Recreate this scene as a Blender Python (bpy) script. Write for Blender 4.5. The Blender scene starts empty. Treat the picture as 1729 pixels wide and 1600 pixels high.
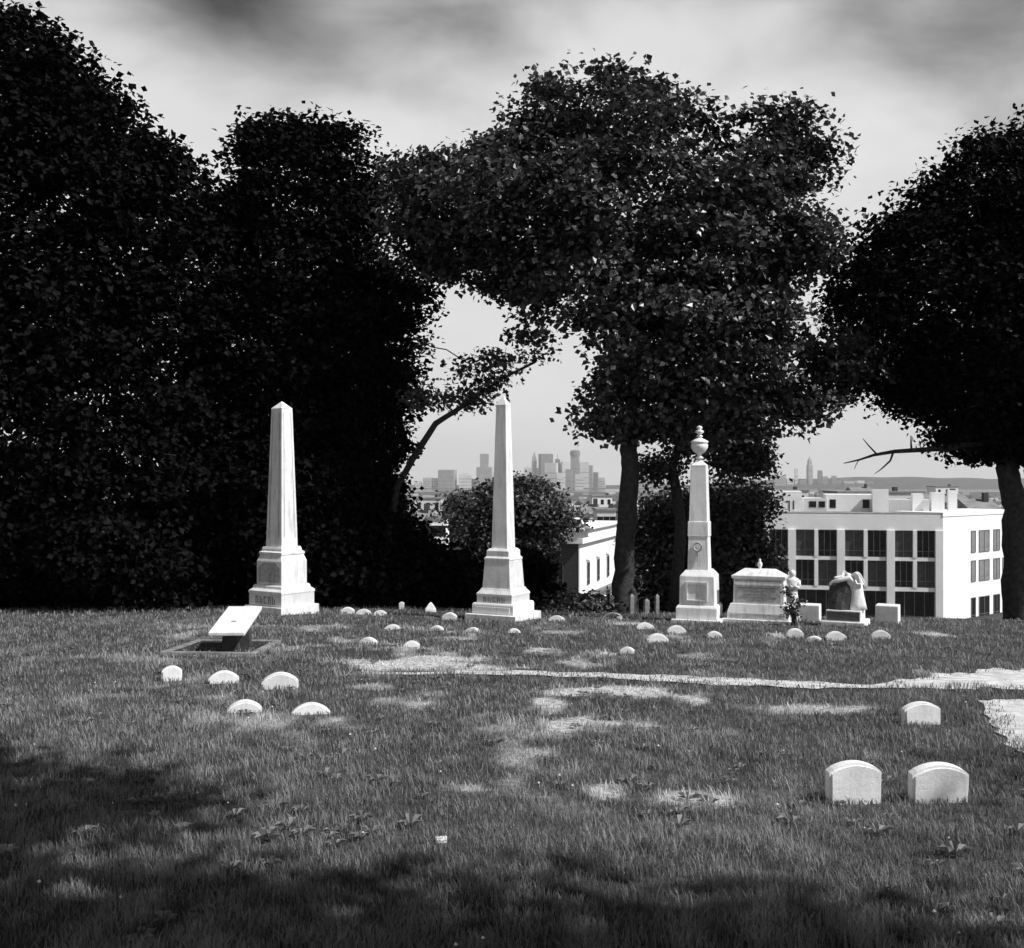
import bpy, bmesh, math, random, zlib
import numpy as np
from mathutils import Vector, Matrix
R = math.radians
random.seed(7)
rng = np.random.default_rng(11)
sc = bpy.context.scene
col = sc.collection

# ------------------------------------------------------------------ camera
F = 1854.0          # focal length in pixels of the 1729 px wide photograph
EYE = 1.6
HZ = 800.0
cam_d = bpy.data.cameras.new('camera')
cam_d.sensor_width = 36.0
cam_d.lens = 36.0 * F / 1729.0
cam_d.clip_start = 0.1
cam_d.clip_end = 40000
cam = bpy.data.objects.new('camera', cam_d)
cam.location = (0, 0, EYE)
cam.rotation_euler = (R(90), 0, 0)
col.objects.link(cam)
sc.camera = cam

# ------------------------------------------------------------------ light
SUN_AZ = R(62)      # to the right of the view axis, measured behind the camera
SUN_EL = R(47)
TO_SUN = Vector((math.sin(SUN_AZ) * math.cos(SUN_EL), -math.cos(SUN_AZ) * math.cos(SUN_EL), math.sin(SUN_EL)))
sun_d = bpy.data.lights.new('sun', 'SUN')
sun_d.energy = 4.9
sun_d.angle = R(0.55)
sun_d.color = (1, 1, 1)
sun = bpy.data.objects.new('sun', sun_d)
sun.rotation_euler = TO_SUN.to_track_quat('Z', 'Y').to_euler()
sun.location = (30, -30, 40)
col.objects.link(sun)

world = bpy.data.worlds.new('World')
sc.world = world
world.use_nodes = True
wn, wl = world.node_tree.nodes, world.node_tree.links
wn.clear()
w_out = wn.new('ShaderNodeOutputWorld')
w_bg = wn.new('ShaderNodeBackground')
w_bg.inputs['Strength'].default_value = 0.1
sky = wn.new('ShaderNodeTexSky')
sky.sky_type = 'NISHITA'
sky.sun_disc = False
sky.sun_elevation = SUN_EL
sky.sun_rotation = math.atan2(TO_SUN.x, TO_SUN.y)
sky.air_density = 1.0
sky.dust_density = 0.6
sky.ozone_density = 1.5
# black and white film behind a red filter: only the red light of the blue sky counts
w_sep = wn.new('ShaderNodeSeparateColor')
wl.new(sky.outputs['Color'], w_sep.inputs['Color'])
def wmath(op, a, b=None, c=None, clamp=False):
    n = wn.new('ShaderNodeMath'); n.operation = op; n.use_clamp = clamp
    for i, v in enumerate((a, b, c)):
        if v is None: continue
        if isinstance(v, (int, float)): n.inputs[i].default_value = v
        else: wl.new(v, n.inputs[i])
    return n.outputs[0]
w_tc = wn.new('ShaderNodeTexCoord')
w_map = wn.new('ShaderNodeMapping')
w_map.inputs['Scale'].default_value = (1.0, 1.0, 2.2)
w_map.inputs['Location'].default_value = (-10.676, 16.819, -7.853)
wl.new(w_tc.outputs['Generated'], w_map.inputs['Vector'])
def wnoise(scale, detail, rough, lac=2.0, dist=0.0):
    n = wn.new('ShaderNodeTexNoise')
    n.inputs['Scale'].default_value = scale; n.inputs['Detail'].default_value = detail
    n.inputs['Roughness'].default_value = rough; n.inputs['Distortion'].default_value = dist
    wl.new(w_map.outputs['Vector'], n.inputs['Vector'])
    return n.outputs['Fac']
big = wnoise(2.254, 2.0, 0.5)
fine = wnoise(5.5, 4.0, 0.58, dist=0.35)
w_xyz = wn.new('ShaderNodeSeparateXYZ')
wl.new(w_tc.outputs['Generated'], w_xyz.inputs['Vector'])
# cloud cover: thick towards the horizon, broken higher up
cover = wmath('ADD', wmath('MULTIPLY', big, 1.9), wmath('MULTIPLY', fine, 0.45))
cover = wmath('ADD', cover, 0.20)
cover = wmath('SUBTRACT', cover, wmath('MULTIPLY', w_xyz.outputs['Z'], 1.60))
w_mr = wn.new('ShaderNodeMapRange'); w_mr.interpolation_type = 'SMOOTHSTEP'
w_mr.inputs['From Min'].default_value = 0.30; w_mr.inputs['From Max'].default_value = 0.95
wl.new(cover, w_mr.inputs['Value'])
cloud_lum = wmath('ADD', 5.9, wmath('MULTIPLY', fine, 1.8))
clear = wmath('MULTIPLY', w_sep.outputs['Red'], 0.30)
lum = wmath('ADD', wmath('MULTIPLY', clear, wmath('SUBTRACT', 1.0, w_mr.outputs['Result'])), wmath('MULTIPLY', cloud_lum, w_mr.outputs['Result']))
w_comb = wn.new('ShaderNodeCombineColor')
for k in ('Red', 'Green', 'Blue'): wl.new(lum, w_comb.inputs[k])
wl.new(w_comb.outputs['Color'], w_bg.inputs['Color'])
wl.new(w_bg.outputs['Background'], w_out.inputs['Surface'])

sc.view_settings.view_transform = 'Standard'
sc.view_settings.look = 'None'
sc.view_settings.exposure = 0.15
sc.view_settings.gamma = 1.0
sc.view_settings.use_curve_mapping = False
sc.render.engine = 'CYCLES'
sc.cycles.use_denoising = True
try: sc.cycles.denoiser = 'OPENIMAGEDENOISE'
except Exception: pass
sc.cycles.max_bounces = 3
sc.cycles.diffuse_bounces = 2
sc.cycles.glossy_bounces = 1
sc.cycles.transmission_bounces = 1
sc.cycles.use_adaptive_sampling = True
sc.cycles.adaptive_threshold = 0.03
sc.cycles.volume_bounces = 0
sc.cycles.caustics_reflective = False
sc.cycles.caustics_refractive = False

# ------------------------------------------------------------------ terrain function
def path_noise(x, y):
    return (np.sin(x * 1.3 + 0.4 * y) * np.cos(y * 0.9 - 0.3 * x) * 0.5 + np.sin(x * 2.9 + 1.7) * np.sin(y * 2.3 + 0.6) * 0.3)
def g(x, y):
    """ground height"""
    x = np.asarray(x, float); y = np.asarray(y, float)
    near = -0.066 * np.maximum(y, -15) - 0.010 * np.clip(x, -25, 25) + 0.022 * path_noise(x, y) * np.clip((60 - np.hypot(x, y)) / 30, 0, 1)
    dy = np.maximum(y - (27.3 - 0.18 * np.clip(x, -25, 25)), 0)
    near = near - np.where(dy < 10, 0.022 * dy * dy, 2.2 + 0.44 * (dy - 10))
    low = -14.6 - 60.4 * np.clip((y - 180) / 2600, 0, 1)
    k = 2.0
    d = near - low
    return np.where(d > 12, near, low + np.where(d < -30, 0, k * np.log1p(np.exp(np.clip(d, -30, 30) / k))) * 1.0)
def gz(x, y): return float(g(x, y))
def hit(px, py):
    """the lawn point seen at a pixel of the photograph"""
    a, b = (px - 864.5) / F, (HZ - py) / F
    d = 2.0
    while d < 400:
        if EYE + b * d <= gz(a * d, d): break
        d += 0.05
    return Vector((a * d, d, gz(a * d, d)))
def at(px, py, d): return Vector(((px - 864.5) / F * d, d, EYE + (HZ - py) / F * d))
def mpp(d): return d / F

# ------------------------------------------------------------------ materials
MATS = {}
def mat(name, v, rough=0.8, var=0.25, scale=3.0, bump=0.0, bscale=40.0, spec=0.3, stain=None, metallic=0.0):
    if name in MATS: return MATS[name]
    m = bpy.data.materials.new(name); m.use_nodes = True
    n, l = m.node_tree.nodes, m.node_tree.links
    b = n['Principled BSDF']
    b.inputs['Roughness'].default_value = rough
    b.inputs['Specular IOR Level'].default_value = spec
    b.inputs['Metallic'].default_value = metallic
    tc = n.new('ShaderNodeTexCoord')
    t = n.new('ShaderNodeTexNoise'); t.inputs['Scale'].default_value = scale; t.inputs['Detail'].default_value = 6; t.inputs['Roughness'].default_value = 0.62
    l.new(tc.outputs['Object'], t.inputs['Vector'])
    r = n.new('ShaderNodeValToRGB')
    lo, hi = v * (1 - var), min(v * (1 + var), 0.92)
    r.color_ramp.elements[0].position = 0.3; r.color_ramp.elements[0].color = (lo, lo, lo, 1)
    r.color_ramp.elements[1].position = 0.7; r.color_ramp.elements[1].color = (hi, hi, hi, 1)
    l.new(t.outputs['Fac'], r.inputs['Fac'])
    out = r.outputs['Color']
    if stain:
        # weather streaks: noise drawn out along the vertical
        mp = n.new('ShaderNodeMapping'); mp.inputs['Scale'].default_value = (7, 7, 0.9)
        l.new(tc.outputs['Object'], mp.inputs['Vector'])
        s = n.new('ShaderNodeTexNoise'); s.inputs['Scale'].default_value = 1.3; s.inputs['Detail'].default_value = 5; s.inputs['Roughness'].default_value = 0.65
        l.new(mp.outputs['Vector'], s.inputs['Vector'])
        sr = n.new('ShaderNodeMapRange'); sr.inputs['From Min'].default_value = 0.50; sr.inputs['From Max'].default_value = 0.78
        sr.inputs['To Min'].default_value = 0.0; sr.inputs['To Max'].default_value = stain
        l.new(s.outputs['Fac'], sr.inputs['Value'])
        mx = n.new('ShaderNodeMix'); mx.data_type = 'RGBA'
        l.new(sr.outputs['Result'], mx.inputs['Factor'])
        l.new(out, mx.inputs['A']); d = v * 0.35
        mx.inputs['B'].default_value = (d, d, d, 1)
        out = mx.outputs['Result']
    l.new(out, b.inputs['Base Color'])
    if bump:
        t2 = n.new('ShaderNodeTexNoise'); t2.inputs['Scale'].default_value = bscale; t2.inputs['Detail'].default_value = 4
        l.new(tc.outputs['Object'], t2.inputs['Vector'])
        bp = n.new('ShaderNodeBump'); bp.inputs['Strength'].default_value = bump; bp.inputs['Distance'].default_value = 0.02
        l.new(t2.outputs['Fac'], bp.inputs['Height']); l.new(bp.outputs['Normal'], b.inputs['Normal'])
    MATS[name] = m
    return m
def foliage_mat(name, lo, hi, trans=0.25, spec=0.45, rough=0.42):
    if name in MATS: return MATS[name]
    m = bpy.data.materials.new(name); m.use_nodes = True
    n, l = m.node_tree.nodes, m.node_tree.links
    b = n['Principled BSDF']; out = n['Material Output']
    b.inputs['Roughness'].default_value = rough; b.inputs['Specular IOR Level'].default_value = spec
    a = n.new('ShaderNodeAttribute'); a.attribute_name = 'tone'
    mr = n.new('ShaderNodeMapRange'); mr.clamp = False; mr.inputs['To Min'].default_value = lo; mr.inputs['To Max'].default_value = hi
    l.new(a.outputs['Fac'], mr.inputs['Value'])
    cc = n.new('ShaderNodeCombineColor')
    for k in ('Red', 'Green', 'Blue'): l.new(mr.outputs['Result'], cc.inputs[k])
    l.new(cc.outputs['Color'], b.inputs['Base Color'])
    tr = n.new('ShaderNodeBsdfTranslucent'); l.new(cc.outputs['Color'], tr.inputs['Color'])
    mx = n.new('ShaderNodeMixShader'); mx.inputs['Fac'].default_value = trans
    l.new(b.outputs['BSDF'], mx.inputs[1]); l.new(tr.outputs['BSDF'], mx.inputs[2])
    l.new(mx.outputs['Shader'], out.inputs['Surface'])
    MATS[name] = m
    return m
M_MARBLE = mat('white_marble', 0.76, 0.65, 0.12, 2.2, 0.25, 60, stain=0.75)
M_MARBLE2 = mat('weathered_marble', 0.66, 0.7, 0.16, 3.0, 0.35, 45, stain=0.7)
M_MARKER = mat('small_stone_marble', 0.78, 0.7, 0.12, 7.0, 0.15, 70, stain=0.3)
M_LETTER = mat('carved_letter_stone', 0.24, 0.9, 0.3, 12)
M_PANEL = mat('carved_panel_stone', 0.42, 0.75, 0.35, 14, 0.5, 70, stain=0.6)
M_BARK = mat('bark', 0.045, 0.95, 0.5, 9, 0.9, 24, spec=0.1)
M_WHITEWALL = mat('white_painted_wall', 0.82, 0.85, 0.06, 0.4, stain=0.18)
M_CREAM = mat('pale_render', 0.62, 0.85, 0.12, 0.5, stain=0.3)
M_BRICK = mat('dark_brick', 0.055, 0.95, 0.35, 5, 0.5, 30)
M_GLASS = mat('dark_window_glass', 0.012, 0.12, 0.3, 2, spec=0.5)
M_GLASS2 = mat('window_with_blind', 0.05, 0.25, 0.6, 3, spec=0.5)
M_GLASS3 = mat('window_patchy_dark', 0.03, 0.08, 0.6, 1.5, spec=0.6)  # patchy dark glass, for variety among the panes
M_GREYGLASS = mat('curtained_window', 0.22, 0.5, 0.2, 2, spec=0.5)
M_FRAME = mat('window_frame_grey', 0.16, 0.6, 0.2, 2)
M_ROOF = mat('roof_felt', 0.22, 0.9, 0.3, 0.8)
M_DARKROOF = mat('dark_roof', 0.07, 0.9, 0.3, 0.8)
M_GRAVEL = mat('pale_gravel', 0.60, 0.95, 0.38, 5, 0.9, 60)
M_IRON = mat('iron', 0.35, 0.5, 0.3, 10, metallic=0.3)
M_KERB = mat('mossy_kerb_stone', 0.22, 0.9, 0.55, 4, 0.4, 40)
M_DARKSTONE = mat('shade_dark_stone', 0.05, 0.9, 0.4, 8, 0.4, 40)  # dark tone paints the shade beneath the raised slab
M_WOOD = mat('weathered_wood', 0.20, 0.9, 0.35, 12, 0.5, 40)

# ------------------------------------------------------------------ mesh helpers
class MB:
    def __init__(s): s.v = []; s.f = []
    def add(s, vs, fs):
        o = len(s.v); s.v += [tuple(p) for p in vs]; s.f += [tuple(i + o for i in f) for f in fs]; return s
    def box(s, x0, x1, y0, y1, z0, z1, T=None):
        vs = [Vector(p) for p in ((x0,y0,z0),(x1,y0,z0),(x1,y1,z0),(x0,y1,z0),(x0,y0,z1),(x1,y0,z1),(x1,y1,z1),(x0,y1,z1))]
        if T is not None: vs = [T @ p for p in vs]
        return s.add(vs, ((0,3,2,1),(4,5,6,7),(0,1,5,4),(1,2,6,5),(2,3,7,6),(3,0,4,7)))
    def rings(s, rings, cap=True, T=None):
        n = len(rings[0]); vs = [Vector(p) for r in rings for p in r]
        if T is not None: vs = [T @ p for p in vs]
        fs = []
        for k in range(len(rings) - 1):
            for i in range(n):
                j = (i + 1) % n
                fs.append((k*n+i, k*n+j, (k+1)*n+j, (k+1)*n+i))
        if cap: fs += [tuple(reversed(range(n))), tuple(range((len(rings)-1)*n, len(rings)*n))]
        return s.add(vs, fs)
    def sq(s, prof, cx=0, cy=0, ratio=1.0):
        """square stack: prof = (half width, z) pairs"""
        return s.rings([[(cx-h, cy-h*ratio, z), (cx+h, cy-h*ratio, z), (cx+h, cy+h*ratio, z), (cx-h, cy+h*ratio, z)] for h, z in prof])
    def lathe(s, prof, cx=0, cy=0, n=20, sx=1, sy=1):
        return s.rings([[(cx+r*sx*math.cos(2*math.pi*i/n), cy+r*sy*math.sin(2*math.pi*i/n), z) for i in range(n)] for r, z in prof])
    def tube(s, a, b, ra, rb, n=7):
        a, b = Vector(a), Vector(b); d = (b - a)
        if d.length < 1e-6: return s
        d.normalize(); u = d.orthogonal().normalized(); w = d.cross(u)
        ra_ = [a + (u*math.cos(2*math.pi*i/n) + w*math.sin(2*math.pi*i/n))*ra for i in range(n)]
        rb_ = [b + (u*math.cos(2*math.pi*i/n) + w*math.sin(2*math.pi*i/n))*rb for i in range(n)]
        return s.rings([ra_, rb_])
    def build(s, name, m, parent=None, bevel=0, smooth=False, kind=None):
        me = bpy.data.meshes.new(name); me.from_pydata(s.v, [], s.f); me.validate(); me.update()
        o = bpy.data.objects.new(name, me); col.objects.link(o)
        if m: me.materials.append(m)
        if parent: o.parent = parent
        if bevel:
            bm = bmesh.new(); bm.from_mesh(me)
            bmesh.ops.recalc_face_normals(bm, faces=bm.faces)
            bmesh.ops.bevel(bm, geom=[e for e in bm.edges], offset=bevel, segments=2, affect='EDGES', profile=0.6, clamp_overlap=True)
            bm.to_mesh(me); bm.free()
        if smooth:
            for p in me.polygons: p.use_smooth = True
        if kind: o['kind'] = kind
        return o
def numpy_mesh(name, verts, faces, m, parent=None, tone=None, kind=None):
    """verts (n,3), faces (k,q) all with q corners"""
    me = bpy.data.meshes.new(name)
    nf, q = faces.shape
    me.vertices.add(len(verts)); me.vertices.foreach_set('co', verts.astype(np.float32).ravel())
    me.loops.add(nf*q); me.loops.foreach_set('vertex_index', faces.astype(np.int32).ravel())
    me.polygons.add(nf)
    me.polygons.foreach_set('loop_start', np.arange(0, nf*q, q, dtype=np.int32))
    me.polygons.foreach_set('loop_total', np.full(nf, q, np.int32))
    me.polygons.foreach_set('use_smooth', np.zeros(nf, bool))
    me.update(calc_edges=True)
    if tone is not None:
        a = me.attributes.new('tone', 'FLOAT', 'POINT'); a.data.foreach_set('value', tone.astype(np.float32))
    me.materials.append(m)
    o = bpy.data.objects.new(name, me); col.objects.link(o)
    if parent: o.parent = parent
    if kind: o['kind'] = kind
    return o
def tag(o, label, cat, group=None):
    o['label'] = label; o['category'] = cat
    if group: o['group'] = group
    return o
def thing(name, label, cat, loc=(0,0,0), rz=0, group=None):
    o = bpy.data.objects.new(name, None); o.empty_display_size = 0.3
    col.objects.link(o); o.location = loc; o.rotation_euler = (0, 0, rz)
    return tag(o, label, cat, group)
_lat = rng.random((32, 32, 32))
def vnoise(p):
    p = np.asarray(p); i = np.floor(p).astype(int); f = p - i; f = f*f*(3-2*f)
    r = 0
    for dx in (0, 1):
        for dy in (0, 1):
            for dz in (0, 1):
                w = (f[:,0] if dx else 1-f[:,0]) * (f[:,1] if dy else 1-f[:,1]) * (f[:,2] if dz else 1-f[:,2])
                r = r + w * _lat[(i[:,0]+dx) % 32, (i[:,1]+dy) % 32, (i[:,2]+dz) % 32]
    return r

# ------------------------------------------------------------------ ground
SUN_DAPPLES = []        # sun dapples painted as pale turf: centre x, y, half length, half width, turn
def sun_dapple(px0, px1, py, hw_px, strength=1.0):
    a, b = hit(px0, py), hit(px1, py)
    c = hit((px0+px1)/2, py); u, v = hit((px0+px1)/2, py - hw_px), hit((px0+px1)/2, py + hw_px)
    SUN_DAPPLES.append((c.x, c.y, (b.x-a.x)/2, (u.y-v.y)/2, strength))
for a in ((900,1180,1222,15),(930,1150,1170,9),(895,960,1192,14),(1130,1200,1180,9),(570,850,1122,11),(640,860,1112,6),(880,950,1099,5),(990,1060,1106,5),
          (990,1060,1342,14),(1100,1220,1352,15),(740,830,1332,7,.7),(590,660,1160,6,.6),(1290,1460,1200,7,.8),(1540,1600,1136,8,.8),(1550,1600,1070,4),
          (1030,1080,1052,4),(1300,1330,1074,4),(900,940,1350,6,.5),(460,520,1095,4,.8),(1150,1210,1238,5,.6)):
    sun_dapple(*a)
PATH = [(640,1139,.10),(760,1137,.16),(880,1137,.22),(1000,1141,.27),(1120,1147,.30),(1240,1152,.36),(1360,1157,.36),(1450,1160,.16),(1490,1160,.16),(1540,1157,.42),(1620,1152,.75),(1729,1148,1.0),(1900,1142,1.2),(2100,1136,1.3)]
path_pts = []
for px, py, w in PATH:
    h = hit(px, py); path_pts.append((h.x, h.y, w))
path_arr = np.array(path_pts)
BLOB = [(1655,1186),(1690,1183),(1760,1184),(1850,1190),(1900,1230),(1850,1290),(1760,1282),(1715,1268),(1685,1240),(1670,1215)]
blob_arr = np.array([[hit(*p).x, hit(*p).y] for p in BLOB])
def in_poly(x, y, poly):
    inside = np.zeros(x.shape, bool); n = len(poly)
    for i in range(n):
        x1, y1 = poly[i]; x2, y2 = poly[(i+1) % n]
        c = ((y1 > y) != (y2 > y)) & (x < (x2-x1)*(y-y1)/(y2-y1+1e-12)+x1)
        inside ^= c
    return inside
def edge_dist(x, y, poly):
    d = np.full(x.shape, 1e9); n = len(poly)
    for i in range(n):
        x1, y1 = poly[i]; x2, y2 = poly[(i+1) % n]
        dx, dy = x2-x1, y2-y1; t = np.clip(((x-x1)*dx+(y-y1)*dy)/(dx*dx+dy*dy+1e-12), 0, 1)
        d = np.minimum(d, np.hypot(x-x1-t*dx, y-y1-t*dy))
    return d
def path_mask(x, y):
    """1 on the gravel"""
    yc = np.interp(x, path_arr[:,0], path_arr[:,1]); w = np.interp(x, path_arr[:,0], path_arr[:,2])
    on = (np.abs(y - yc) < w*0.93) & (x > path_arr[0,0]) & (x < path_arr[-1,0])
    return on | in_poly(x, y, blob_arr)
def path_depth(x, y):
    """0 outside, rising to 1 a hand's breadth inside the gravel, with a ragged edge"""
    yc = np.interp(x, path_arr[:,0], path_arr[:,1]); w = np.interp(x, path_arr[:,0], path_arr[:,2])
    nz = (vnoise(np.stack([x*5, y*5, np.full(x.shape, 7.7)], 1)) - .5)*.8
    a = np.where((x > path_arr[0,0]) & (x < path_arr[-1,0]), (w - np.abs(y-yc))/np.minimum(w, .32)*.9, -1)
    b = np.where(in_poly(x, y, blob_arr), edge_dist(x, y, blob_arr)/.25, -1)
    return np.clip(np.maximum(a, b) + nz, 0, 1)
def worn_and_dappled(x, y):  # random dry flecks, plus the sun dapples painted as pale turf
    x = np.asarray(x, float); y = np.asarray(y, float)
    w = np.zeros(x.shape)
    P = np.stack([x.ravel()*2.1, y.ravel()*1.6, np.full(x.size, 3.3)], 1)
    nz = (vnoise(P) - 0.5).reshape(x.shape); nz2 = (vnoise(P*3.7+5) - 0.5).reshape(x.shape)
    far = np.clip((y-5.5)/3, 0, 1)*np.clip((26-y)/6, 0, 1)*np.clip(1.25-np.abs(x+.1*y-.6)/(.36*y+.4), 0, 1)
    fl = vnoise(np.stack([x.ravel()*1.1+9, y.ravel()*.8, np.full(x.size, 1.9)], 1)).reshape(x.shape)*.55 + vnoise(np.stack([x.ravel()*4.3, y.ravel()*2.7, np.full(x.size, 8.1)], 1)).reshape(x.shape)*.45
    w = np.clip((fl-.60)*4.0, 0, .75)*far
    for cx, cy, hx, hy, s in SUN_DAPPLES:
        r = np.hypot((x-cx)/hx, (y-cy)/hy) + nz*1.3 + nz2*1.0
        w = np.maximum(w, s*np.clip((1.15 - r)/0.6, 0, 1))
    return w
def spaced(fine0, fine1, step, far0, far1, ratio=1.22):
    mid = list(np.arange(fine0, fine1 + 1e-6, step))
    up = []; s = step; v = mid[-1]
    while v < far1: s *= ratio; v += s; up.append(min(v, far1))
    dn = []; s = step; v = mid[0]
    while v > far0: s *= ratio; v -= s; dn.append(max(v, far0))
    return np.array(sorted(set(dn)) + mid + up)
xs = spaced(-8, 8, 0.11, -5000, 5000)
ys = spaced(3, 18, 0.10, -60, 7600, 1.10)
XX, YY = np.meshgrid(xs, ys)
ZZ = g(XX, YY)
nx, ny = len(xs), len(ys)
idx = np.arange(nx*ny).reshape(ny, nx)
quads = np.stack([idx[:-1,:-1], idx[:-1,1:], idx[1:,1:], idx[1:,:-1]], -1).reshape(-1, 4)
m = bpy.data.materials.new('turf'); m.use_nodes = True
n_, l_ = m.node_tree.nodes, m.node_tree.links
bs = n_['Principled BSDF']; bs.inputs['Roughness'].default_value = 0.95; bs.inputs['Specular IOR Level'].default_value = 0.1
geo = n_.new('ShaderNodeNewGeometry')
t1 = n_.new('ShaderNodeTexNoise'); t1.inputs['Scale'].default_value = 1.1; t1.inputs['Detail'].default_value = 8; t1.inputs['Roughness'].default_value = 0.7
l_.new(geo.outputs['Position'], t1.inputs['Vector'])
cr = n_.new('ShaderNodeValToRGB')
cr.color_ramp.elements[0].position = 0.32; cr.color_ramp.elements[0].color = (.025,.025,.025,1)
cr.color_ramp.elements[1].position = 0.72; cr.color_ramp.elements[1].color = (.11,.11,.11,1)
l_.new(t1.outputs['Fac'], cr.inputs['Fac'])
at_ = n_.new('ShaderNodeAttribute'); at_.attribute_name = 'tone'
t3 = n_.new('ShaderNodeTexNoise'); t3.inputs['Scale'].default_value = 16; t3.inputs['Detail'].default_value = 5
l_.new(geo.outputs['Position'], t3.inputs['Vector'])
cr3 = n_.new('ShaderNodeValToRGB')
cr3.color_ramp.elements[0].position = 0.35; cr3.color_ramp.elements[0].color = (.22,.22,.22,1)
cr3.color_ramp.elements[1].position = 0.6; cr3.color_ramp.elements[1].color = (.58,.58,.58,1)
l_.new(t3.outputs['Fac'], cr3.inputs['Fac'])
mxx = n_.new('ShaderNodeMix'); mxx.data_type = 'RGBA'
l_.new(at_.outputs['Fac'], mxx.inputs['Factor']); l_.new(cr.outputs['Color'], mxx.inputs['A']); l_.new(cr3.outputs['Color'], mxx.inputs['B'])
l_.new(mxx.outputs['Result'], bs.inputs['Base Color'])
bp = n_.new('ShaderNodeBump'); bp.inputs['Strength'].default_value = 0.6; bp.inputs['Distance'].default_value = 0.03
l_.new(t3.outputs['Fac'], bp.inputs['Height']); l_.new(bp.outputs['Normal'], bs.inputs['Normal'])
ground = numpy_mesh('ground', np.stack([XX.ravel(), YY.ravel(), ZZ.ravel()], 1), quads, m, tone=worn_and_dappled(XX, YY).ravel())
ground['kind'] = 'structure'
for p in ground.data.polygons: p.use_smooth = True

# gravel path, a ribbon across the lawn, and the wider gravel at the right
mb = MB()
S = np.linspace(path_arr[0,0], path_arr[-1,0], 150)
rows = []
for x in S:
    yc = np.interp(x, path_arr[:,0], path_arr[:,1]); w = np.interp(x, path_arr[:,0], path_arr[:,2])
    jit = 0.10*math.sin(x*7.1)+0.07*math.sin(x*17.3+1)
    rows.append([(x, yc + w*(k + (jit if abs(k) == 1 else 0)), gz(x, yc + w*k) + 0.012) for k in (-1, -.5, 0, .5, 1)])
vs = [p for r in rows for p in r]
fs = [(i*5+j, (i+1)*5+j, (i+1)*5+j+1, i*5+j+1) for i in range(len(rows)-1) for j in range(4)]
mb.add(vs, fs)
o = mb.build('gravel_path', M_GRAVEL); o['kind'] = 'structure'
mb = MB()
c = blob_arr.mean(0)
ring = []
for i in range(len(blob_arr)):
    a, b = blob_arr[i], blob_arr[(i+1) % len(blob_arr)]
    for k in range(4): ring.append(a + (b-a)*k/4 + 0.05*np.array([math.sin(i*3.1+k*2), math.cos(i*2.3+k*1.7)]))
nr = len(ring); vs = []
for f in (1.0, .66, .33): vs += [(*(c + (p-c)*f), 0) for p in ring]
vs.append((c[0], c[1], 0)); vs = [(x, y, gz(x, y) + 0.016) for x, y, _ in vs]
fs = [(k*nr+i, k*nr+(i+1) % nr, (k+1)*nr+(i+1) % nr, (k+1)*nr+i) for k in range(2) for i in range(nr)] + [(2*nr+i, 2*nr+(i+1) % nr, 3*nr) for i in range(nr)]
mb.add(vs, fs)
o = mb.build('gravel_clearing', M_GRAVEL); o['kind'] = 'structure'

# ------------------------------------------------------------------ grass blades
NB = 340000
u = rng.random(NB)
y0, y1, pw = 3.0, 28.5, -0.45
yy = (y0**pw + u*(y1**pw - y0**pw))**(1/pw)
xx = (rng.random(NB)*2-1)*(0.56*yy + 0.8)
wv = worn_and_dappled(xx, yy)
keep = (rng.random(NB) > path_depth(xx, yy)) & (rng.random(NB) > wv*0.45) & (yy < 27.5 - 0.18*xx)
tuft = vnoise(np.stack([xx*1.5, yy*1.2, np.zeros(NB)], 1)); tuft2 = vnoise(np.stack([xx*7, yy*5, np.ones(NB)], 1))
keep &= rng.random(NB) < 0.45 + 0.9*tuft2
xx, yy, tuft, tuft2, wv = xx[keep], yy[keep], tuft[keep], tuft2[keep], wv[keep]
nb = len(xx); zz = g(xx, yy)
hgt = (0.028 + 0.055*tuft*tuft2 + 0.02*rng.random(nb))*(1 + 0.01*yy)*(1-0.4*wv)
wid = np.maximum(0.0024, 0.00042*yy)*(0.7+0.6*rng.random(nb))
ang = rng.random(nb)*2*np.pi; lean = rng.random(nb)*0.9*hgt
dx, dy = np.cos(ang), np.sin(ang); a2 = ang + np.pi/2 + (rng.random(nb)-.5)*1.2
lx, ly = np.cos(a2), np.sin(a2)
base = np.stack([xx, yy, zz - 0.004], 1)
side = np.stack([dx*wid, dy*wid, np.zeros(nb)], 1)
mid = base + np.stack([lx*lean*.35, ly*lean*.35, hgt*.6], 1)
tip = base + np.stack([lx*lean, ly*lean, hgt], 1)
V = np.stack([base-side, base+side, mid+side*.75, mid-side*.75, tip], 1).reshape(-1, 3)
k = np.arange(nb)*5
T = np.concatenate([np.stack([k, k+1, k+2], 1), np.stack([k, k+2, k+3], 1), np.stack([k+3, k+2, k+4], 1)])
tone = np.clip(0.15 + 0.5*tuft2 + 0.5*(rng.random(nb)-.3)*1.1 + 0.3*(tuft-.5), 0, 1) + 1.9*wv*(.5+.6*rng.random(nb))  # blades are painted paler inside the sun dapples
M_GRASS = foliage_mat('grass', 0.045, 0.34, 0.3, 0.25, 0.6)
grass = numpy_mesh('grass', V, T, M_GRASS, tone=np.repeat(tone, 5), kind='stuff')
tag(grass, 'short rough mown grass covering the sloping cemetery lawn', 'grass')

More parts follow.
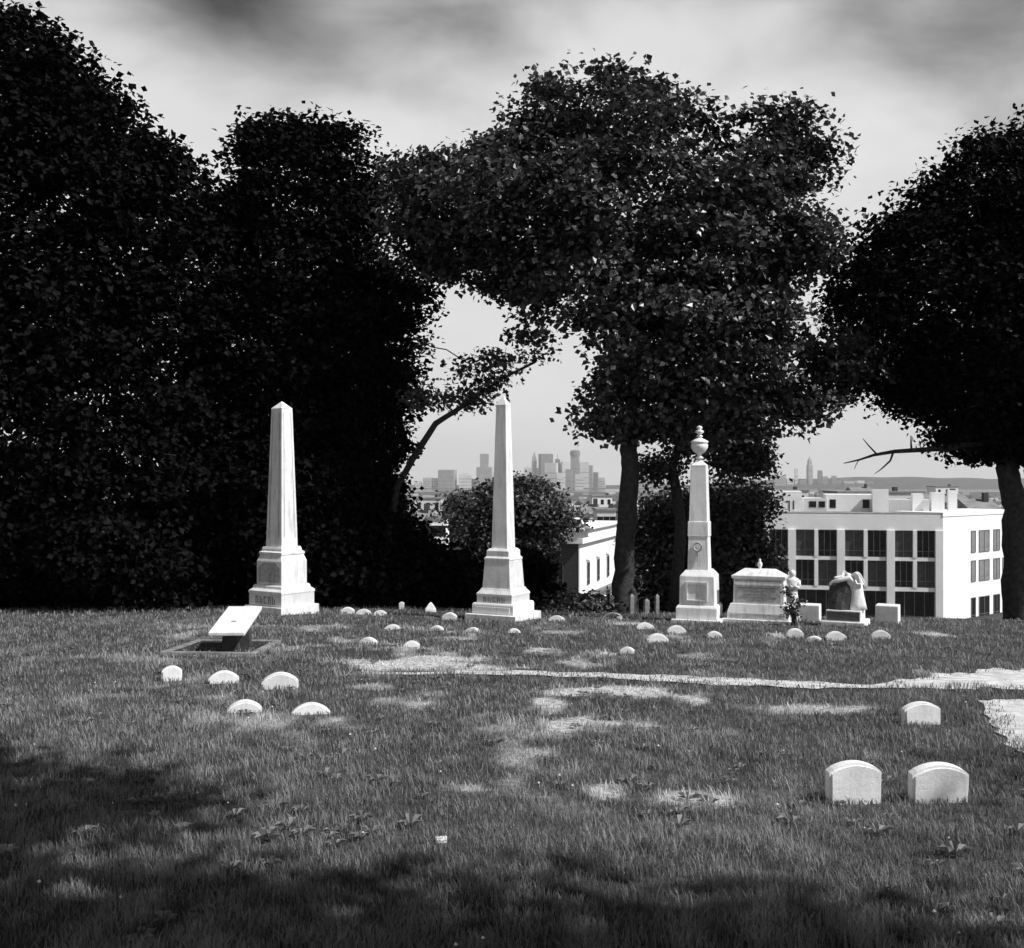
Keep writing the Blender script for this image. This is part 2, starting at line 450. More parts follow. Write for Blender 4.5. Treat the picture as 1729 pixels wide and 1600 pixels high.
# clover heads and broad-leaved weeds in the turf
nw = 500
yw = 3.4*np.exp(rng.random(nw)*math.log(20/3.4)); xw = (rng.random(nw)*2-1)*(.5*yw+.3)
kk = (path_depth(xw, yw) < .1) & (vnoise(np.stack([xw*.8, yw*.6, np.full(nw, 4.4)], 1)) > .42); xw, yw = xw[kk], yw[kk]; nw = len(xw)
nl = 7; an = (np.arange(nl)/nl*2*np.pi)[None,:] + rng.random((nw,1))*6; ll = (.035+.05*rng.random((nw,1)))*(.7+.6*rng.random((nw,nl))); ww = ll*.22
bx_, by_ = xw[:,None], yw[:,None]; bz_ = g(xw, yw)[:,None]+.012
cx_, sx_ = np.cos(an), np.sin(an)
def vv(a, b, h): return np.stack([bx_+cx_*a-sx_*b, by_+sx_*a+cx_*b, bz_+h+0*a], -1)
V = np.stack([vv(ll*.05, 0*ll, 0*ll), vv(ll*.55, ww, ll*.45), vv(ll, 0*ll, ll*.35), vv(ll*.55, -ww, ll*.45)], 2).reshape(-1, 3)
k = np.arange(nw*nl)*4
weeds = numpy_mesh('lawn_weeds', V, np.concatenate([np.stack([k,k+1,k+2],1), np.stack([k,k+2,k+3],1)]), M_GRASS, tone=np.repeat(.25+rng.random(nw*nl)*.5, 4), kind='stuff')
tag(weeds, 'broad-leaved weeds scattered in the near grass', 'weeds')
nfl = 70
yf_ = 3.6*np.exp(rng.random(nfl)*math.log(16/3.6)); xf_ = (rng.random(nfl)*2-1)*(.5*yf_); zf_ = g(xf_, yf_)+.045+.03*rng.random(nfl); rf_ = .006+.006*rng.random(nfl)
octa = np.array([[1,0,0],[0,1,0],[-1,0,0],[0,-1,0],[0,0,1.1],[0,0,-.8]])
V = (np.stack([xf_, yf_, zf_], 1)[:,None,:]+octa[None]*rf_[:,None,None]).reshape(-1, 3)
fo = np.array([(0,1,4),(1,2,4),(2,3,4),(3,0,4),(1,0,5),(2,1,5),(3,2,5),(0,3,5)])
flo = numpy_mesh('clover_flowers', V, (np.arange(nfl)[:,None,None]*6+fo[None]).reshape(-1,3), mat('clover_petal', .6, .9, .2, 30), kind='stuff')
tag(flo, 'tiny white clover heads dotted over the near lawn', 'flowers')

# ------------------------------------------------------------------ trees
LEAF = np.array([[0,0,0],[.45,.43,.06],[1,0,-.10],[.45,-.43,.06]])
def leaf_mesh(name, pos, nrm, size, m, parent, tone):
    n = len(pos)
    nrm = nrm/np.linalg.norm(nrm, axis=1, keepdims=True)
    rnd = rng.normal(size=(n,3)); rnd[:,2] -= 0.3
    t = np.cross(nrm, rnd); t /= np.linalg.norm(t, axis=1, keepdims=True) + 1e-9
    b = np.cross(nrm, t)
    V = pos[:,None,:] + size[:,None,None]*(LEAF[None,:,0:1]*t[:,None,:] + LEAF[None,:,1:2]*b[:,None,:] + LEAF[None,:,2:3]*nrm[:,None,:])
    k = np.arange(n)*4
    T = np.concatenate([np.stack([k,k+1,k+2],1), np.stack([k,k+2,k+3],1)])
    return numpy_mesh(name, V.reshape(-1,3), T, m, parent, np.repeat(tone, 4), kind='stuff')
def grow(outline, d, thick, n_clump, holes=(), gap=0.30, nscale=0.55, margin=0.2, edge=.14):
    """clump centres filling the volume over a crown outline (x, z) standing at distance d"""
    P = np.array(outline); lo, hi = P.min(0), P.max(0)
    xs_, zs_ = [], []
    while sum(len(a) for a in xs_) < n_clump*6:
        x = lo[0] + rng.random(4000)*(hi[0]-lo[0]); z = lo[1] + rng.random(4000)*(hi[1]-lo[1])
        k = in_poly(x, z, P)
        for hx, hz, hr in holes: k &= np.hypot(x-hx, z-hz) > hr
        xs_.append(x[k]); zs_.append(z[k])
    x, z = np.concatenate(xs_), np.concatenate(zs_)
    e = edge_dist(x, z, P) - margin; k = e > 0; x, z, e = x[k], z[k], e[k]; E = np.percentile(e, 97)
    half = thick*np.sqrt(np.clip(1-(1-np.minimum(e/E, 1))**2, 0.02, 1))
    s = rng.random(len(x))*2-1
    y = d + half*np.sign(s)*np.abs(s)**0.55
    C = np.stack([x, y, z], 1)
    nz = vnoise(C*nscale*np.array([1, .8, 1.25]) + rng.random()*20)
    k = nz > gap + edge*np.exp(-e/(.20*E + .15)); C = C[k]
    if len(C) > n_clump: C = C[:n_clump]
    return C
def tree(name, label, cat, outline, d, thick, trunk, n_clump, per, lsize, m, holes=(), gap=0.30, spread=0.30, limbs=46, group=None, r_base=0.25, crown_name='crown', trunk_name='trunk', extra=None, nscale=.55, m_bark=None, flat=.62, edge=.14, seed=0):
    global rng
    rng = np.random.default_rng(zlib.crc32(label.encode())+seed); random.seed(zlib.crc32(label.encode()))
    base = trunk[0]
    root = thing(name, label, cat, base[:3], 0, group)
    C = grow(outline, d, thick, n_clump, holes, gap, nscale, spread*.7, edge)
    if extra is not None: C = np.concatenate([C, extra])
    cen = C.mean(0)
    n = len(C)*per
    cl = np.repeat(np.arange(len(C)), per)
    off = np.clip(rng.normal(size=(n,3)), -1.7, 1.7)*spread*np.array([1.15, 1.15, flat])*(0.6+0.8*rng.random(len(C)))[cl][:,None]
    pos = C[cl] + off
    nrm = np.array([0,0,.75]) + rng.normal(size=(n,3))*.62 + (pos-cen)/(np.linalg.norm(pos-cen, axis=1, keepdims=True)+1e-6)*.35
    size = lsize*(0.65+0.7*rng.random(n))
    tone = np.clip(0.24 + 0.55*(vnoise(C*1.1)-.5)[cl]*2 + 1.0*rng.random(n)**4, 0, 1.2)  # random pale leaves and clumps, painted in to read as glints
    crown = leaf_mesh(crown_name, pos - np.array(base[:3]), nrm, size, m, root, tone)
    # skeleton
    nodes = [Vector(t[:3]) for t in trunk]; par = [-1] + list(range(len(trunk)-1)); nt = len(trunk)
    if limbs:
        zfork = float(np.percentile(C[:,2], 12))
        sel = C[rng.choice(len(C), min(limbs, len(C)), replace=False)]
        top = np.array(trunk[-1][:3]); sel = sel[np.argsort(np.linalg.norm(sel-top, axis=1))]
        for a in sel:
            a = Vector(a)
            best, bd = None, 1e9
            for i, q in enumerate(nodes):
                if i < nt - 2 and q.z < zfork: continue
                dd = (q-a).length + (0.6*max(0, q.z-a.z))
                if dd < bd: bd, best = dd, i
            q = nodes[best]; prev = best; steps = max(2, int(bd/0.6))
            for s in range(1, steps+1):
                t = s/steps
                p = q.lerp(a, t) + Vector((random.gauss(0,.05), random.gauss(0,.05), 0.10*bd*math.sin(math.pi*t)+random.gauss(0,.04)))*(1 if s < steps else 0)
                nodes.append(p); par.append(prev); prev = len(nodes)-1
    nn = len(nodes); acc = [0.0]*nn; kids = [0]*nn
    for i in range(nn-1, 0, -1):
        if kids[i] == 0: acc[i] = 0.011**2.3
        acc[par[i]] += acc[i]*1.02; kids[par[i]] += 1
    rad = [a**(1/2.3) if a else .011 for a in acc]
    tb = MB(); bv = Vector(base[:3])
    rt = [t[3] if len(t) > 3 else r_base for t in trunk]
    for i in range(nt): rad[i] = rt[i]
    for i in range(nt, nn): rad[i] = min(rad[i], 0.55*rt[-1])
    # the stem: one continuous skin of rings with a slightly fluted section
    rings_ = []; u_ = Vector((1, 0, 0))
    ph = random.random()*6
    for i in range(nt):
        d_ = (nodes[min(i+1, nt-1)]-nodes[max(i-1, 0)]).normalized()
        u_ = (u_ - d_*u_.dot(d_)).normalized(); w_ = d_.cross(u_)
        rings_.append([nodes[i]-bv + (u_*math.cos(t)+w_*math.sin(t))*rad[i]*(1+.07*math.sin(5*t+ph+.25*i)+.04*math.sin(9*t+ph*2)) for t in [2*math.pi*k/16 for k in range(16)]])
    tb.rings(rings_)
    for i in range(nt, nn):
        tb.tube(nodes[par[i]]-bv, nodes[i]-bv, min(rad[par[i]], rad[i]*1.7), rad[i], 6)
    tb.build(trunk_name, m_bark or M_BARK, root, smooth=True)
    return root
def px_outline(pts, d): return [((px-864.5)/F*d, EYE+(HZ-py)/F*d) for px, py in pts]
def px_holes(hs, d): return [((px-864.5)/F*d, EYE+(HZ-py)/F*d, r/F*d) for px, py, r in hs]
def smooth_trunk(pts, n=5):
    """(Vector, radius) list refined by interpolation with a slight wobble"""
    out = []
    for (a, ra), (b, rb) in zip(pts[:-1], pts[1:]):
        for k in range(n):
            t = k/n; p = a.lerp(b, t); r = ra+(rb-ra)*t
            out.append((p.x+random.gauss(0, r*.07), p.y+random.gauss(0, r*.07), p.z, r*(1+random.gauss(0,.03))))
    b, rb = pts[-1]; out.append((b.x, b.y, b.z, rb))
    return out
def gpt(px, d, sink=0.15):
    x = (px-864.5)/F*d; return Vector((x, d, gz(x, d)-sink))

M_LEAF = foliage_mat('maple_leaf', 0.005, 0.11, 0.18, 0.40, 0.36)
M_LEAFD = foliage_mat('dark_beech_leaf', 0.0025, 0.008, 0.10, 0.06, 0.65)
M_LEAFM = foliage_mat('shrub_leaf', 0.022, 0.085, 0.22, 0.35, 0.45)

# the big maple in the middle
D = 27.5
cen_out = [(640,270),(700,255),(770,262),(800,235),(860,225),(868,158),(925,125),(975,118),(1005,100),(1040,112),(1085,135),(1130,158),(1185,160),(1205,200),(1260,182),(1350,172),(1375,225),(1415,265),(1405,310),(1370,330),(1420,370),(1450,400),
           (1440,450),(1420,470),(1350,465),(1340,500),(1400,520),(1440,560),(1470,600),(1500,650),(1500,690),(1455,715),(1400,725),(1380,745),(1340,745),(1300,725),(1250,760),(1200,780),(1150,765),(1110,745),(1060,755),(1005,745),(975,710),(968,660),(950,615),(905,600),(870,600),(830,560),(845,515),(800,490),(735,480),(700,500),(650,470),(610,430),(640,400),(660,350)]
tr = smooth_trunk([(gpt(1054,D), .42), (at(1054,985,D), .27), (at(1056,900,D), .235), (at(1064,800,D), .22), (at(1060,760,D), .215), (at(1068,700,D), .17), (at(1085,600,D), .13), (at(1080,470,D), .09), (at(1060,350,D), .05)], 4)
tree('maple_tree', 'big maple with a broad dark crown and thick forked trunk, mid lawn', 'tree', px_outline(cen_out, D), D, 3.0, tr, 1350, 72, 0.152, M_LEAF,
     holes=px_holes([(1095,620,15),(1375,500,40),(905,345,13),(945,365,12),(1275,375,9),(620,440,34),(640,462,16),(652,300,20),(770,530,42),(1185,705,10),(890,330,12)], D), gap=0.34, limbs=90, nscale=.75, flat=.42, spread=.31, edge=.15, seed=5)
# second stem behind the urn obelisk
D2 = 29.5
tr = smooth_trunk([(gpt(1140,D2), .20), (at(1150,880,D2), .15), (at(1135,790,D2), .13), (at(1150,740,D2), .11)], 4)
tree('slim_tree', 'slim tree with a leaning stem close behind the urn-topped obelisk', 'tree', px_outline([(1085,790),(1110,745),(1180,700),(1230,720),(1280,760),(1290,800),(1240,800),(1200,820),(1180,790),(1140,800),(1110,820)], D2), D2, 1.2, tr, 120, 50, .125, M_LEAF, gap=.3, limbs=22)
# dark dense trees filling the left
DL = 30.5
tr = smooth_trunk([(gpt(540,DL), .5), (at(540,900,DL), .38), (at(530,700,DL), .32)], 5)
left_out = [(330,1045),(300,900),(300,720),(330,560),(380,430),(390,300),(400,245),(450,205),(500,200),(520,190),(560,212),(615,222),(655,290),(640,420),(690,470),(735,485),(720,530),(705,570),(700,640),(690,700),(690,760),(680,800),(690,850),(720,900),(740,960),(760,1045)]
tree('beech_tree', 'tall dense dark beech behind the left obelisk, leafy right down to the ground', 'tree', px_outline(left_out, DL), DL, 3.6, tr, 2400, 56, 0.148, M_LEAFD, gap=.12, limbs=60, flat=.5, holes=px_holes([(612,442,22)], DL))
DL2 = 27.0  # this beech's upper height is added to blacken the top left corner
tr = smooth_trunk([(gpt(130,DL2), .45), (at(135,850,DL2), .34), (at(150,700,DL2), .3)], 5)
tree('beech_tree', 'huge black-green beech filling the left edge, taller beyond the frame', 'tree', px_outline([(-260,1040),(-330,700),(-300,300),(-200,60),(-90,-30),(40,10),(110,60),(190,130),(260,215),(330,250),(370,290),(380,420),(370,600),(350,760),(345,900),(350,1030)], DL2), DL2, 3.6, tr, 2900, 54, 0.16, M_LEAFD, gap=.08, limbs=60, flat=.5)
# slender leaning tree at the right edge of the beech
DS = 29.0
tr = smooth_trunk([(gpt(640,DS), .13), (at(655,900,DS), .10), (at(672,820,DS), .085), (at(700,770,DS), .08), (at(735,715,DS), .075), (at(790,680,DS), .055), (at(845,640,DS), .04), (at(905,610,DS), .03)], 4)
tree('leaning_tree', 'slender tree leaning out to the right beside the dark beech, with open leafy sprays', 'tree', px_outline([(680,600),(710,560),(740,575),(735,640),(765,610),(800,590),(830,560),(870,580),(950,590),(955,612),(900,615),(870,640),(830,690),(790,700),(750,690),(720,700),(690,690),(680,650)], DS), DS, .9, tr, 110, 17, .125, M_LEAF, gap=.36, limbs=44, spread=.20, nscale=1.5)
# right hand tree
DR = 27.5
tr = smooth_trunk([(gpt(1722,DR), .42), (at(1718,960,DR), .33), (at(1716,860,DR), .30), (at(1700,790,DR), .26), (at(1695,740,DR), .23), (at(1715,640,DR), .17), (at(1730,500,DR), .11)], 5)
right_out = [(1395,480),(1430,440),(1450,390),(1480,355),(1535,340),(1545,300),(1590,275),(1600,245),(1640,225),(1690,215),(1760,190),(1850,170),(1960,220),(2050,330),(2100,480),(2080,640),(2000,760),(1900,800),(1800,800),(1720,785),(1680,785),(1630,785),(1590,760),(1540,715),(1500,700),(1470,660),(1430,600),(1400,540)]
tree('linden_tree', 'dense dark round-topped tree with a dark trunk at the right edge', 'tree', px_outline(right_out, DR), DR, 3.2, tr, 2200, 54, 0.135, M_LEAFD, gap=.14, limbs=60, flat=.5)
# low trees and shrubs beyond the crest
DB = 52.0
tr = smooth_trunk([(gpt(860,DB), .25), (at(865,1000,DB), .2), (at(862,930,DB), .16)], 3)
tree('round_tree', 'low round tree behind the middle obelisk, its top against the skyline', 'tree', px_outline([(748,850),(765,832),(800,815),(830,812),(870,800),(900,800),(925,815),(945,840),(965,855),(985,870),(970,890),(945,905),(950,930),(900,960),(840,960),(790,930),(740,915),(700,920),(705,900),(760,880),(745,868)], DB), DB, 3.2, tr, 420, 48, .20, M_LEAFM, gap=.30, spread=.42, limbs=40, nscale=.6, flat=.45)
DB2 = 34.0
tr = smooth_trunk([(gpt(1215,DB2), .2), (at(1218,930,DB2), .15), (at(1225,880,DB2), .12)], 3)
tree('bushy_tree', 'bushy dark tree between the urn-topped obelisk and the white building', 'tree', px_outline([(1075,840),(1110,830),(1140,815),(1190,800),(1230,785),(1265,800),(1290,815),(1302,850),(1285,880),(1295,910),(1312,930),(1300,960),(1270,985),(1240,1040),(1180,1060),(1120,1050),(1075,1050),(1070,960),(1065,900)], DB2), DB2, 2.0, tr, 600, 48, .14, M_LEAF, gap=.15, limbs=36)
def shrub(name, label, pts, d, thick, n, per, ls, m, group=None, gap=.15, spread=.24):
    px = sum(p[0] for p in pts)/len(pts)
    b = gpt(px, d)
    tr = [(b.x, b.y, b.z, .07), (b.x+.02, b.y, b.z+.25, .06), (b.x, b.y+.02, b.z+.5, .05)]
    return tree(name, label, 'shrub', px_outline(pts, d), d, thick, tr, n, per, ls, m, gap=gap, limbs=16, group=group, crown_name='foliage', trunk_name='stem', spread=spread)
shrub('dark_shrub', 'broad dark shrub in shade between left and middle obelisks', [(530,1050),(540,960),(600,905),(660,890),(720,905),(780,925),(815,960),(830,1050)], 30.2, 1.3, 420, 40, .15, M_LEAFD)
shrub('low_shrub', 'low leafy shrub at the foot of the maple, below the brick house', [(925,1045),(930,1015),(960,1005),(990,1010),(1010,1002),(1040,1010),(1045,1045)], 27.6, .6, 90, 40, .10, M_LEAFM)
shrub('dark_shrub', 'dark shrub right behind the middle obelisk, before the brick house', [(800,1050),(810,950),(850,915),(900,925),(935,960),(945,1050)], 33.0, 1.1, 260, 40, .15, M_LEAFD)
shrub('ivy_bush', 'small ivy bush growing beside the carved tablet monument', [(1322,1044),(1325,985),(1333,975),(1340,1000),(1350,1003),(1356,1020),(1350,1044)], 23.2, .10, 20, 22, .05, M_LEAF, spread=.06)
# bare branch reaching out of the right hand tree is part of that tree
right_tree = [o for o in col.objects if o.name.startswith('linden_tree')][0]
mb = MB(); bl = right_tree.location
def limb(pts, d, r0, r1):
    P = [at(px, py, d) + Vector((0, random.gauss(0, .05), 0)) for px, py in pts]
    for i in range(len(P)-1):
        a, b = r0+(r1-r0)*i/(len(P)-1), r0+(r1-r0)*(i+1)/(len(P)-1)
        mb.tube(P[i]-bl, P[i+1]-bl, a, b, 6)
limb([(1690,745),(1650,748),(1600,756),(1560,759),(1510,762),(1475,768),(1450,776),(1425,782)], DR-.4, .10, .012)
limb([(1510,762),(1500,778),(1488,792),(1478,800)], DR-.4, .03, .008)
limb([(1480,768),(1468,752),(1458,740)], DR-.4, .025, .008)
limb([(1539,761),(1538,748),(1541,735)], DR-.4, .03, .012)
limb([(1452,775),(1445,786),(1444,792)], DR-.4, .012, .006)
mb.build('bare_branch', M_BARK, right_tree, smooth=True)

# ---- big shade trees beside and behind the photographer (their shade falls on the near lawn)
def shade_tree(label, x, y, cx, cy, rx, zlo, zhi, n, per=40, ls=.2, thick=None):
    b = (x, y, gz(x, y)-.1)
    out = [(cx + rx*math.cos(t)*(1+.12*math.sin(3*t+cx)), (zlo+zhi)/2 + (zhi-zlo)/2*math.sin(t)*(1+.1*math.cos(4*t))) for t in np.linspace(0, 2*math.pi, 22, endpoint=False)]
    tr = smooth_trunk([(Vector(b), .5), (Vector((x*.9+cx*.1, y*.9+cy*.1, 2.5)), .38), (Vector((x*.6+cx*.4, y*.6+cy*.4, zlo+.6)), .3)], 4)
    return tree('shade_tree', label, 'tree', out, cy, thick or rx*.8, tr, n, per, ls, M_LEAF, gap=.47, nscale=1.0, limbs=40, group='trees around the photographer', spread=.34)
SHADE = [('tall spreading tree beside the photographer, shading the near right lawn', 11.0, -3.2, 7.6, -2.3, 4.6, 4.8, 10.0, 470),
         ('tall spreading tree behind the photographer, shading the near left lawn', 1.0, -5.5, 2.6, -1.5, 4.2, 5.4, 10.5, 430),
         ('high-crowned tree right of the photographer, shading the left lawn', 5.2, .6, 1.7, 2.3, 2.8, 6.2, 9.6, 130),
         ('leafy tree off to the right of the near headstones', 14.5, 2.0, 12.6, 2.4, 2.6, 5.0, 9.5, 190)]
for s in SHADE: shade_tree(*s)

# ------------------------------------------------------------------ monuments
def stone_root(name, label, cat, px, py, phi, group=None):
    h = hit(px, py); head = math.degrees(math.atan2(h.x, h.y))
    return thing(name, label, cat, h, R(-head-phi), group), mpp(h.y)
def profiler(mp, py0, phi, fac=None):
    k = fac or 1/(math.cos(R(phi))+math.sin(R(phi)))
    def pr(*pairs): return [(w*mp*k/2, (py0-y)*mp) for w, y in pairs]
    return pr
def letters(parent, n, x0, x1, y, z0, z1, name='letter'):
    """weathered raised letters, eroded past reading: uneven upright strokes"""
    shapes = {}
    for i in range(n):
        kx = i % 3
        if kx not in shapes:
            mb = MB(); w, h = (x1-x0)/n*.62, z1-z0
            mb.box(-w/2, -w/2+w*.28, -.012, .01, 0, h)
            if kx != 1: mb.box(-w/2+w*.28, w/2, -.012, .01, h*.78, h)
            if kx != 2: mb.box(w/2-w*.28, w/2, -.012, .01, 0, h*.70)
            if kx == 2: mb.box(-w/2+w*.28, w/2, -.012, .01, 0, h*.2)
            o = mb.build(name, M_LETTER, parent); shapes[kx] = o.data
        else:
            o = bpy.data.objects.new(name, shapes[kx]); col.objects.link(o); o.parent = parent
        o.location = (x0+(i+.5)*(x1-x0)/n, y, z0)

# left obelisk
r, mp = stone_root('obelisk_monument', 'tall marble obelisk with clipped-corner panel, standing before the dark beech', 'obelisk', 476, 1035, 46)
pr = profiler(mp, 1035, 46)
MB().sq(pr((124,1050),(124,1020))).build('base_step', M_MARBLE, r, .012)
pl = MB().sq(pr((108,1020),(108,999))).build('plinth', M_MARBLE2, r, .01)
MB().sq(pr((110,999),(110,995),(96,991),(94,987),(88,985))).build('base_moulding', M_MARBLE, r, .006)
die = MB().sq(pr((83,985),(83,946),(72,935))).build('die', M_MARBLE, r, .012)
MB().sq(pr((76,935),(76,931),(66,929),(66,926),(62,922))).build('cap_moulding', M_MARBLE, r, .006)
sh = MB().sq(pr((53,922),(35,690))).build('shaft', M_MARBLE, r, .01)
MB().sq(pr((36.5,690),(1,677.5))).build('pyramid_top', M_MARBLE, r, .004)
hd = pr((83,985))[0][0]
mb = MB(); w = hd*.86; z0, z1 = (1035-983)*mp, (1035-946.5)*mp; c_ = w*.42
mb.rings([[(-w,-hd-.004,z0+.03),(w,-hd-.004,z0+.03),(w,-hd-.004,z1-c_),(w-c_,-hd-.004,z1-.02),(-w+c_,-hd-.004,z1-.02),(-w,-hd-.004,z1-c_)],
          [(-w,-hd+.05,z0+.03),(w,-hd+.05,z0+.03),(w,-hd+.05,z1-c_),(w-c_,-hd+.05,z1-.02),(-w+c_,-hd+.05,z1-.02),(-w,-hd+.05,z1-c_)]])
mb.build('inscription_panel', M_PANEL, r)
hp = pr((108,1020))[0][0]
letters(r, 5, -hp*.62, hp*.66, -hp, (1035-1016)*mp, (1035-1003)*mp)
hs0, hs1 = pr((53,922),(35,690))
mb = MB()
for s in (-1, 1):   # thin incised borders on the two visible faces of the shaft
    mb.add([(s*hs0[0]*.62-.012, -hs0[0]-.003, hs0[1]+.2),(s*hs0[0]*.62+.012, -hs0[0]-.003, hs0[1]+.2),(s*hs1[0]*.62+.012, -hs1[0]-.003, hs1[1]-.1),(s*hs1[0]*.62-.012, -hs1[0]-.003, hs1[1]-.1)], [(0,1,2,3)])
    mb.add([(hs0[0]+.003, s*hs0[0]*.66-.01, hs0[1]+.2),(hs0[0]+.003, s*hs0[0]*.66+.01, hs0[1]+.2),(hs1[0]+.003, s*hs1[0]*.66+.01, hs1[1]-.1),(hs1[0]+.003, s*hs1[0]*.66-.01, hs1[1]-.1)], [(0,1,2,3)])
mb.build('incised_border', M_PANEL, sh)

# middle obelisk
r, mp = stone_root('obelisk_monument', 'middle obelisk with slim shaft and stained die, its tip among the leaves', 'obelisk', 850, 1045, 28)
pr = profiler(mp, 1045, 28)
MB().sq(pr((129,1062),(129,1033))).build('base_step', M_MARBLE, r, .012)
MB().sq(pr((105,1033),(105,1018),(101,1015))).build('lower_plinth', M_MARBLE, r, .012)
MB().sq(pr((89,1015),(89,1003))).build('lettered_plinth', M_MARBLE2, r, .008)
MB().sq(pr((91,1003),(91,1000),(78,994),(74,991))).build('base_moulding', M_MARBLE, r, .006)
MB().sq(pr((71,991),(63,944))).build('die', M_MARBLE2, r, .010)
MB().sq(pr((65,944),(65,941),(57,938),(57,929),(48,925))).build('cap_moulding', M_MARBLE, r, .006)
MB().sq(pr((40,925),(25,684))).build('shaft', M_MARBLE, r, .008)
MB().sq(pr((26,684),(1,668))).build('pyramid_top', M_MARBLE, r, .004)
hp = pr((89,1015))[0][0]
letters(r, 5, -hp*.66, hp*.66, -hp, (1045-1013)*mp, (1045-1005)*mp)
hp = pr((105,1030))[0][0]
mb = MB(); mb.box(-hp*.82, hp*.82, -hp-.012, -hp+.01, (1045-1030)*mp, (1045-1021)*mp); mb.build('raised_panel', M_MARBLE, r, .004)

# urn-topped obelisk
r, mp = stone_root('obelisk_monument', 'obelisk with a band round its shaft and an urn on top, right of maple', 'obelisk', 1181, 1048, 9)
pr = profiler(mp, 1048, 9)
MB().sq(pr((94,1066),(94,1042))).build('base_step', M_MARBLE, r, .012)
MB().sq(pr((78,1042),(78,1023),(72,1019))).build('plinth', M_MARBLE, r, .012)
MB().sq(pr((67,1019),(65,971),(60,968),(46,961))).build('die', M_MARBLE, r, .010)
MB().sq(pr((40,961),(29,786))).build('shaft', M_MARBLE, r, .008)
MB().sq(pr((39.5,905),(39,903),(38.5,883),(38,880))).build('shaft_band', M_MARBLE, r, .008)
MB().sq(pr((30,786),(4,776),(4,772))).build('pyramid_top', M_MARBLE, r, .004)
z = lambda y: (1048-y)*mp
ur = MB().lathe([(.06,z(775)),(.10,z(773)),(.045,z(770)),(.05,z(767)),(.13,z(763)),(.185,z(756)),(.19,z(751)),(.165,z(748)),(.20,z(747)),(.19,z(745)),(.12,z(742)),(.04,z(739))]).build('urn', M_MARBLE, r, smooth=True)
MB().lathe([(.03,z(740)),(.06,z(738)),(.075,z(736.5)),(.04,z(734)),(.035,z(733)),(.10,z(730)),(.085,z(727)),(.03,z(725)),(.07,z(722.5)),(.05,z(720)),(.005,z(718.5))]).build('finial', M_MARBLE, ur, smooth=True)
hd0 = pr((67,1019))[0][0]; hd1 = pr((65,971))[0][0]
mb = MB(); w = hd0*.62; yb, yt = -hd0-.012, -hd1-.012
def bar(x0, x1, z0, z1):
    ya = -hd0+(hd0-hd1)*(z0-z(1019))/(z(971)-z(1019))
    mb.box(x0, x1, ya-.035, ya+.02, z0, z1)
bar(-w, w, z(984), z(980)); bar(-w, -w+.04, z(1010), z(984)); bar(w-.04, w, z(1010), z(984)); bar(-w, w, z(1012), z(1010))
mb.build('panel_frame', M_MARBLE2, r)
hsm = pr((36,920))[0][0]
mb = MB()
for k in range(12):
    a, b = 2*math.pi*k/12, 2*math.pi*(k+1)/12
    mb.tube((.09*math.cos(a), -hsm-.045, z(922)+.09*math.sin(a)), (.09*math.cos(b), -hsm-.045, z(922)+.09*math.sin(b)), .022, .022, 6)
mb.tube((0,-hsm-.04,z(931)), (0,-hsm-.05,z(948)), .025, .018, 6)
mb.build('carved_wreath', M_PANEL, r)

# carved tablet monument
r, mp = stone_root('tablet_monument', 'wide marble tablet with hipped cap and carved inscription, beside the urn-topped obelisk', 'monument', 1283, 1050, 9)
z = lambda y: (1050-y)*mp
def blk(name, w0, w1, ya, yb, dr, m, bev=.01, d0=None, d1=None):
    h0, h1 = w0*mp/2, w1*mp/2; a0, a1 = d0 or h0*dr, d1 or h1*dr
    return MB().rings([[(-h0,-a0,z(ya)),(h0,-a0,z(ya)),(h0,a0,z(ya)),(-h0,a0,z(ya))],[(-h1,-a1,z(yb)),(h1,-a1,z(yb)),(h1,a1,z(yb)),(-h1,a1,z(yb))]]).build(name, m, r, bev)
blk('base_step', 116, 116, 1066, 1043, .55, M_MARBLE)
blk('plinth', 102, 102, 1043, 1032, .48, M_MARBLE2)
blk('base_moulding', 102, 92, 1032, 1018, .46, M_MARBLE)
blk('tablet', 84, 82, 1018, 976, .38, M_MARBLE)
blk('eave', 88, 90, 976, 971, .42, M_MARBLE, .006)
blk('hipped_cap', 88, 52, 971, 960, .42, M_MARBLE, .006, d1=.08)
MB().lathe([(.05,z(961)),(.03,z(958)),(.055,z(954)),(.05,z(950)),(.02,z(947)),(.03,z(945)),(.005,z(943))]).build('finial', M_MARBLE, r, smooth=True)
h = 84*mp/2; yf = -h*.38
pan = MB().box(-h*.92, h*.88, yf-.010, yf+.02, z(1016), z(978)).build('carved_panel', M_PANEL, r)
mb = MB()
for k in range(8):     # carved festoon along the top of the panel
    xc = -h*.80+k*h*1.56/7
    mb.lathe([(.03,-.02),(.05,0),(.03,.02)], n=8); v0 = len(mb.v)-24
    for i in range(v0, len(mb.v)):
        x_, y_, z_ = mb.v[i]; mb.v[i] = (xc+x_*1.7, yf-.012+z_*.6, z(984)+y_)
mb.build('festoon', M_MARBLE, pan)
for i, (yy_, a, b) in enumerate(((991,-.8,.76),(996,-.55,.66),(1001,-.6,.5),(1006,-.66,.7),(1011,-.4,.35))):
    MB().box(h*a, h*b, yf-.014, yf, z(yy_+1.1), z(yy_)).build('inscription_line', M_LETTER, pan)
MB().box(-h*1.1, h*1.05, -102*mp/2*.48-.008, -102*mp/2*.48+.02, z(1041), z(1034)).build('plinth_panel', M_PANEL, r)

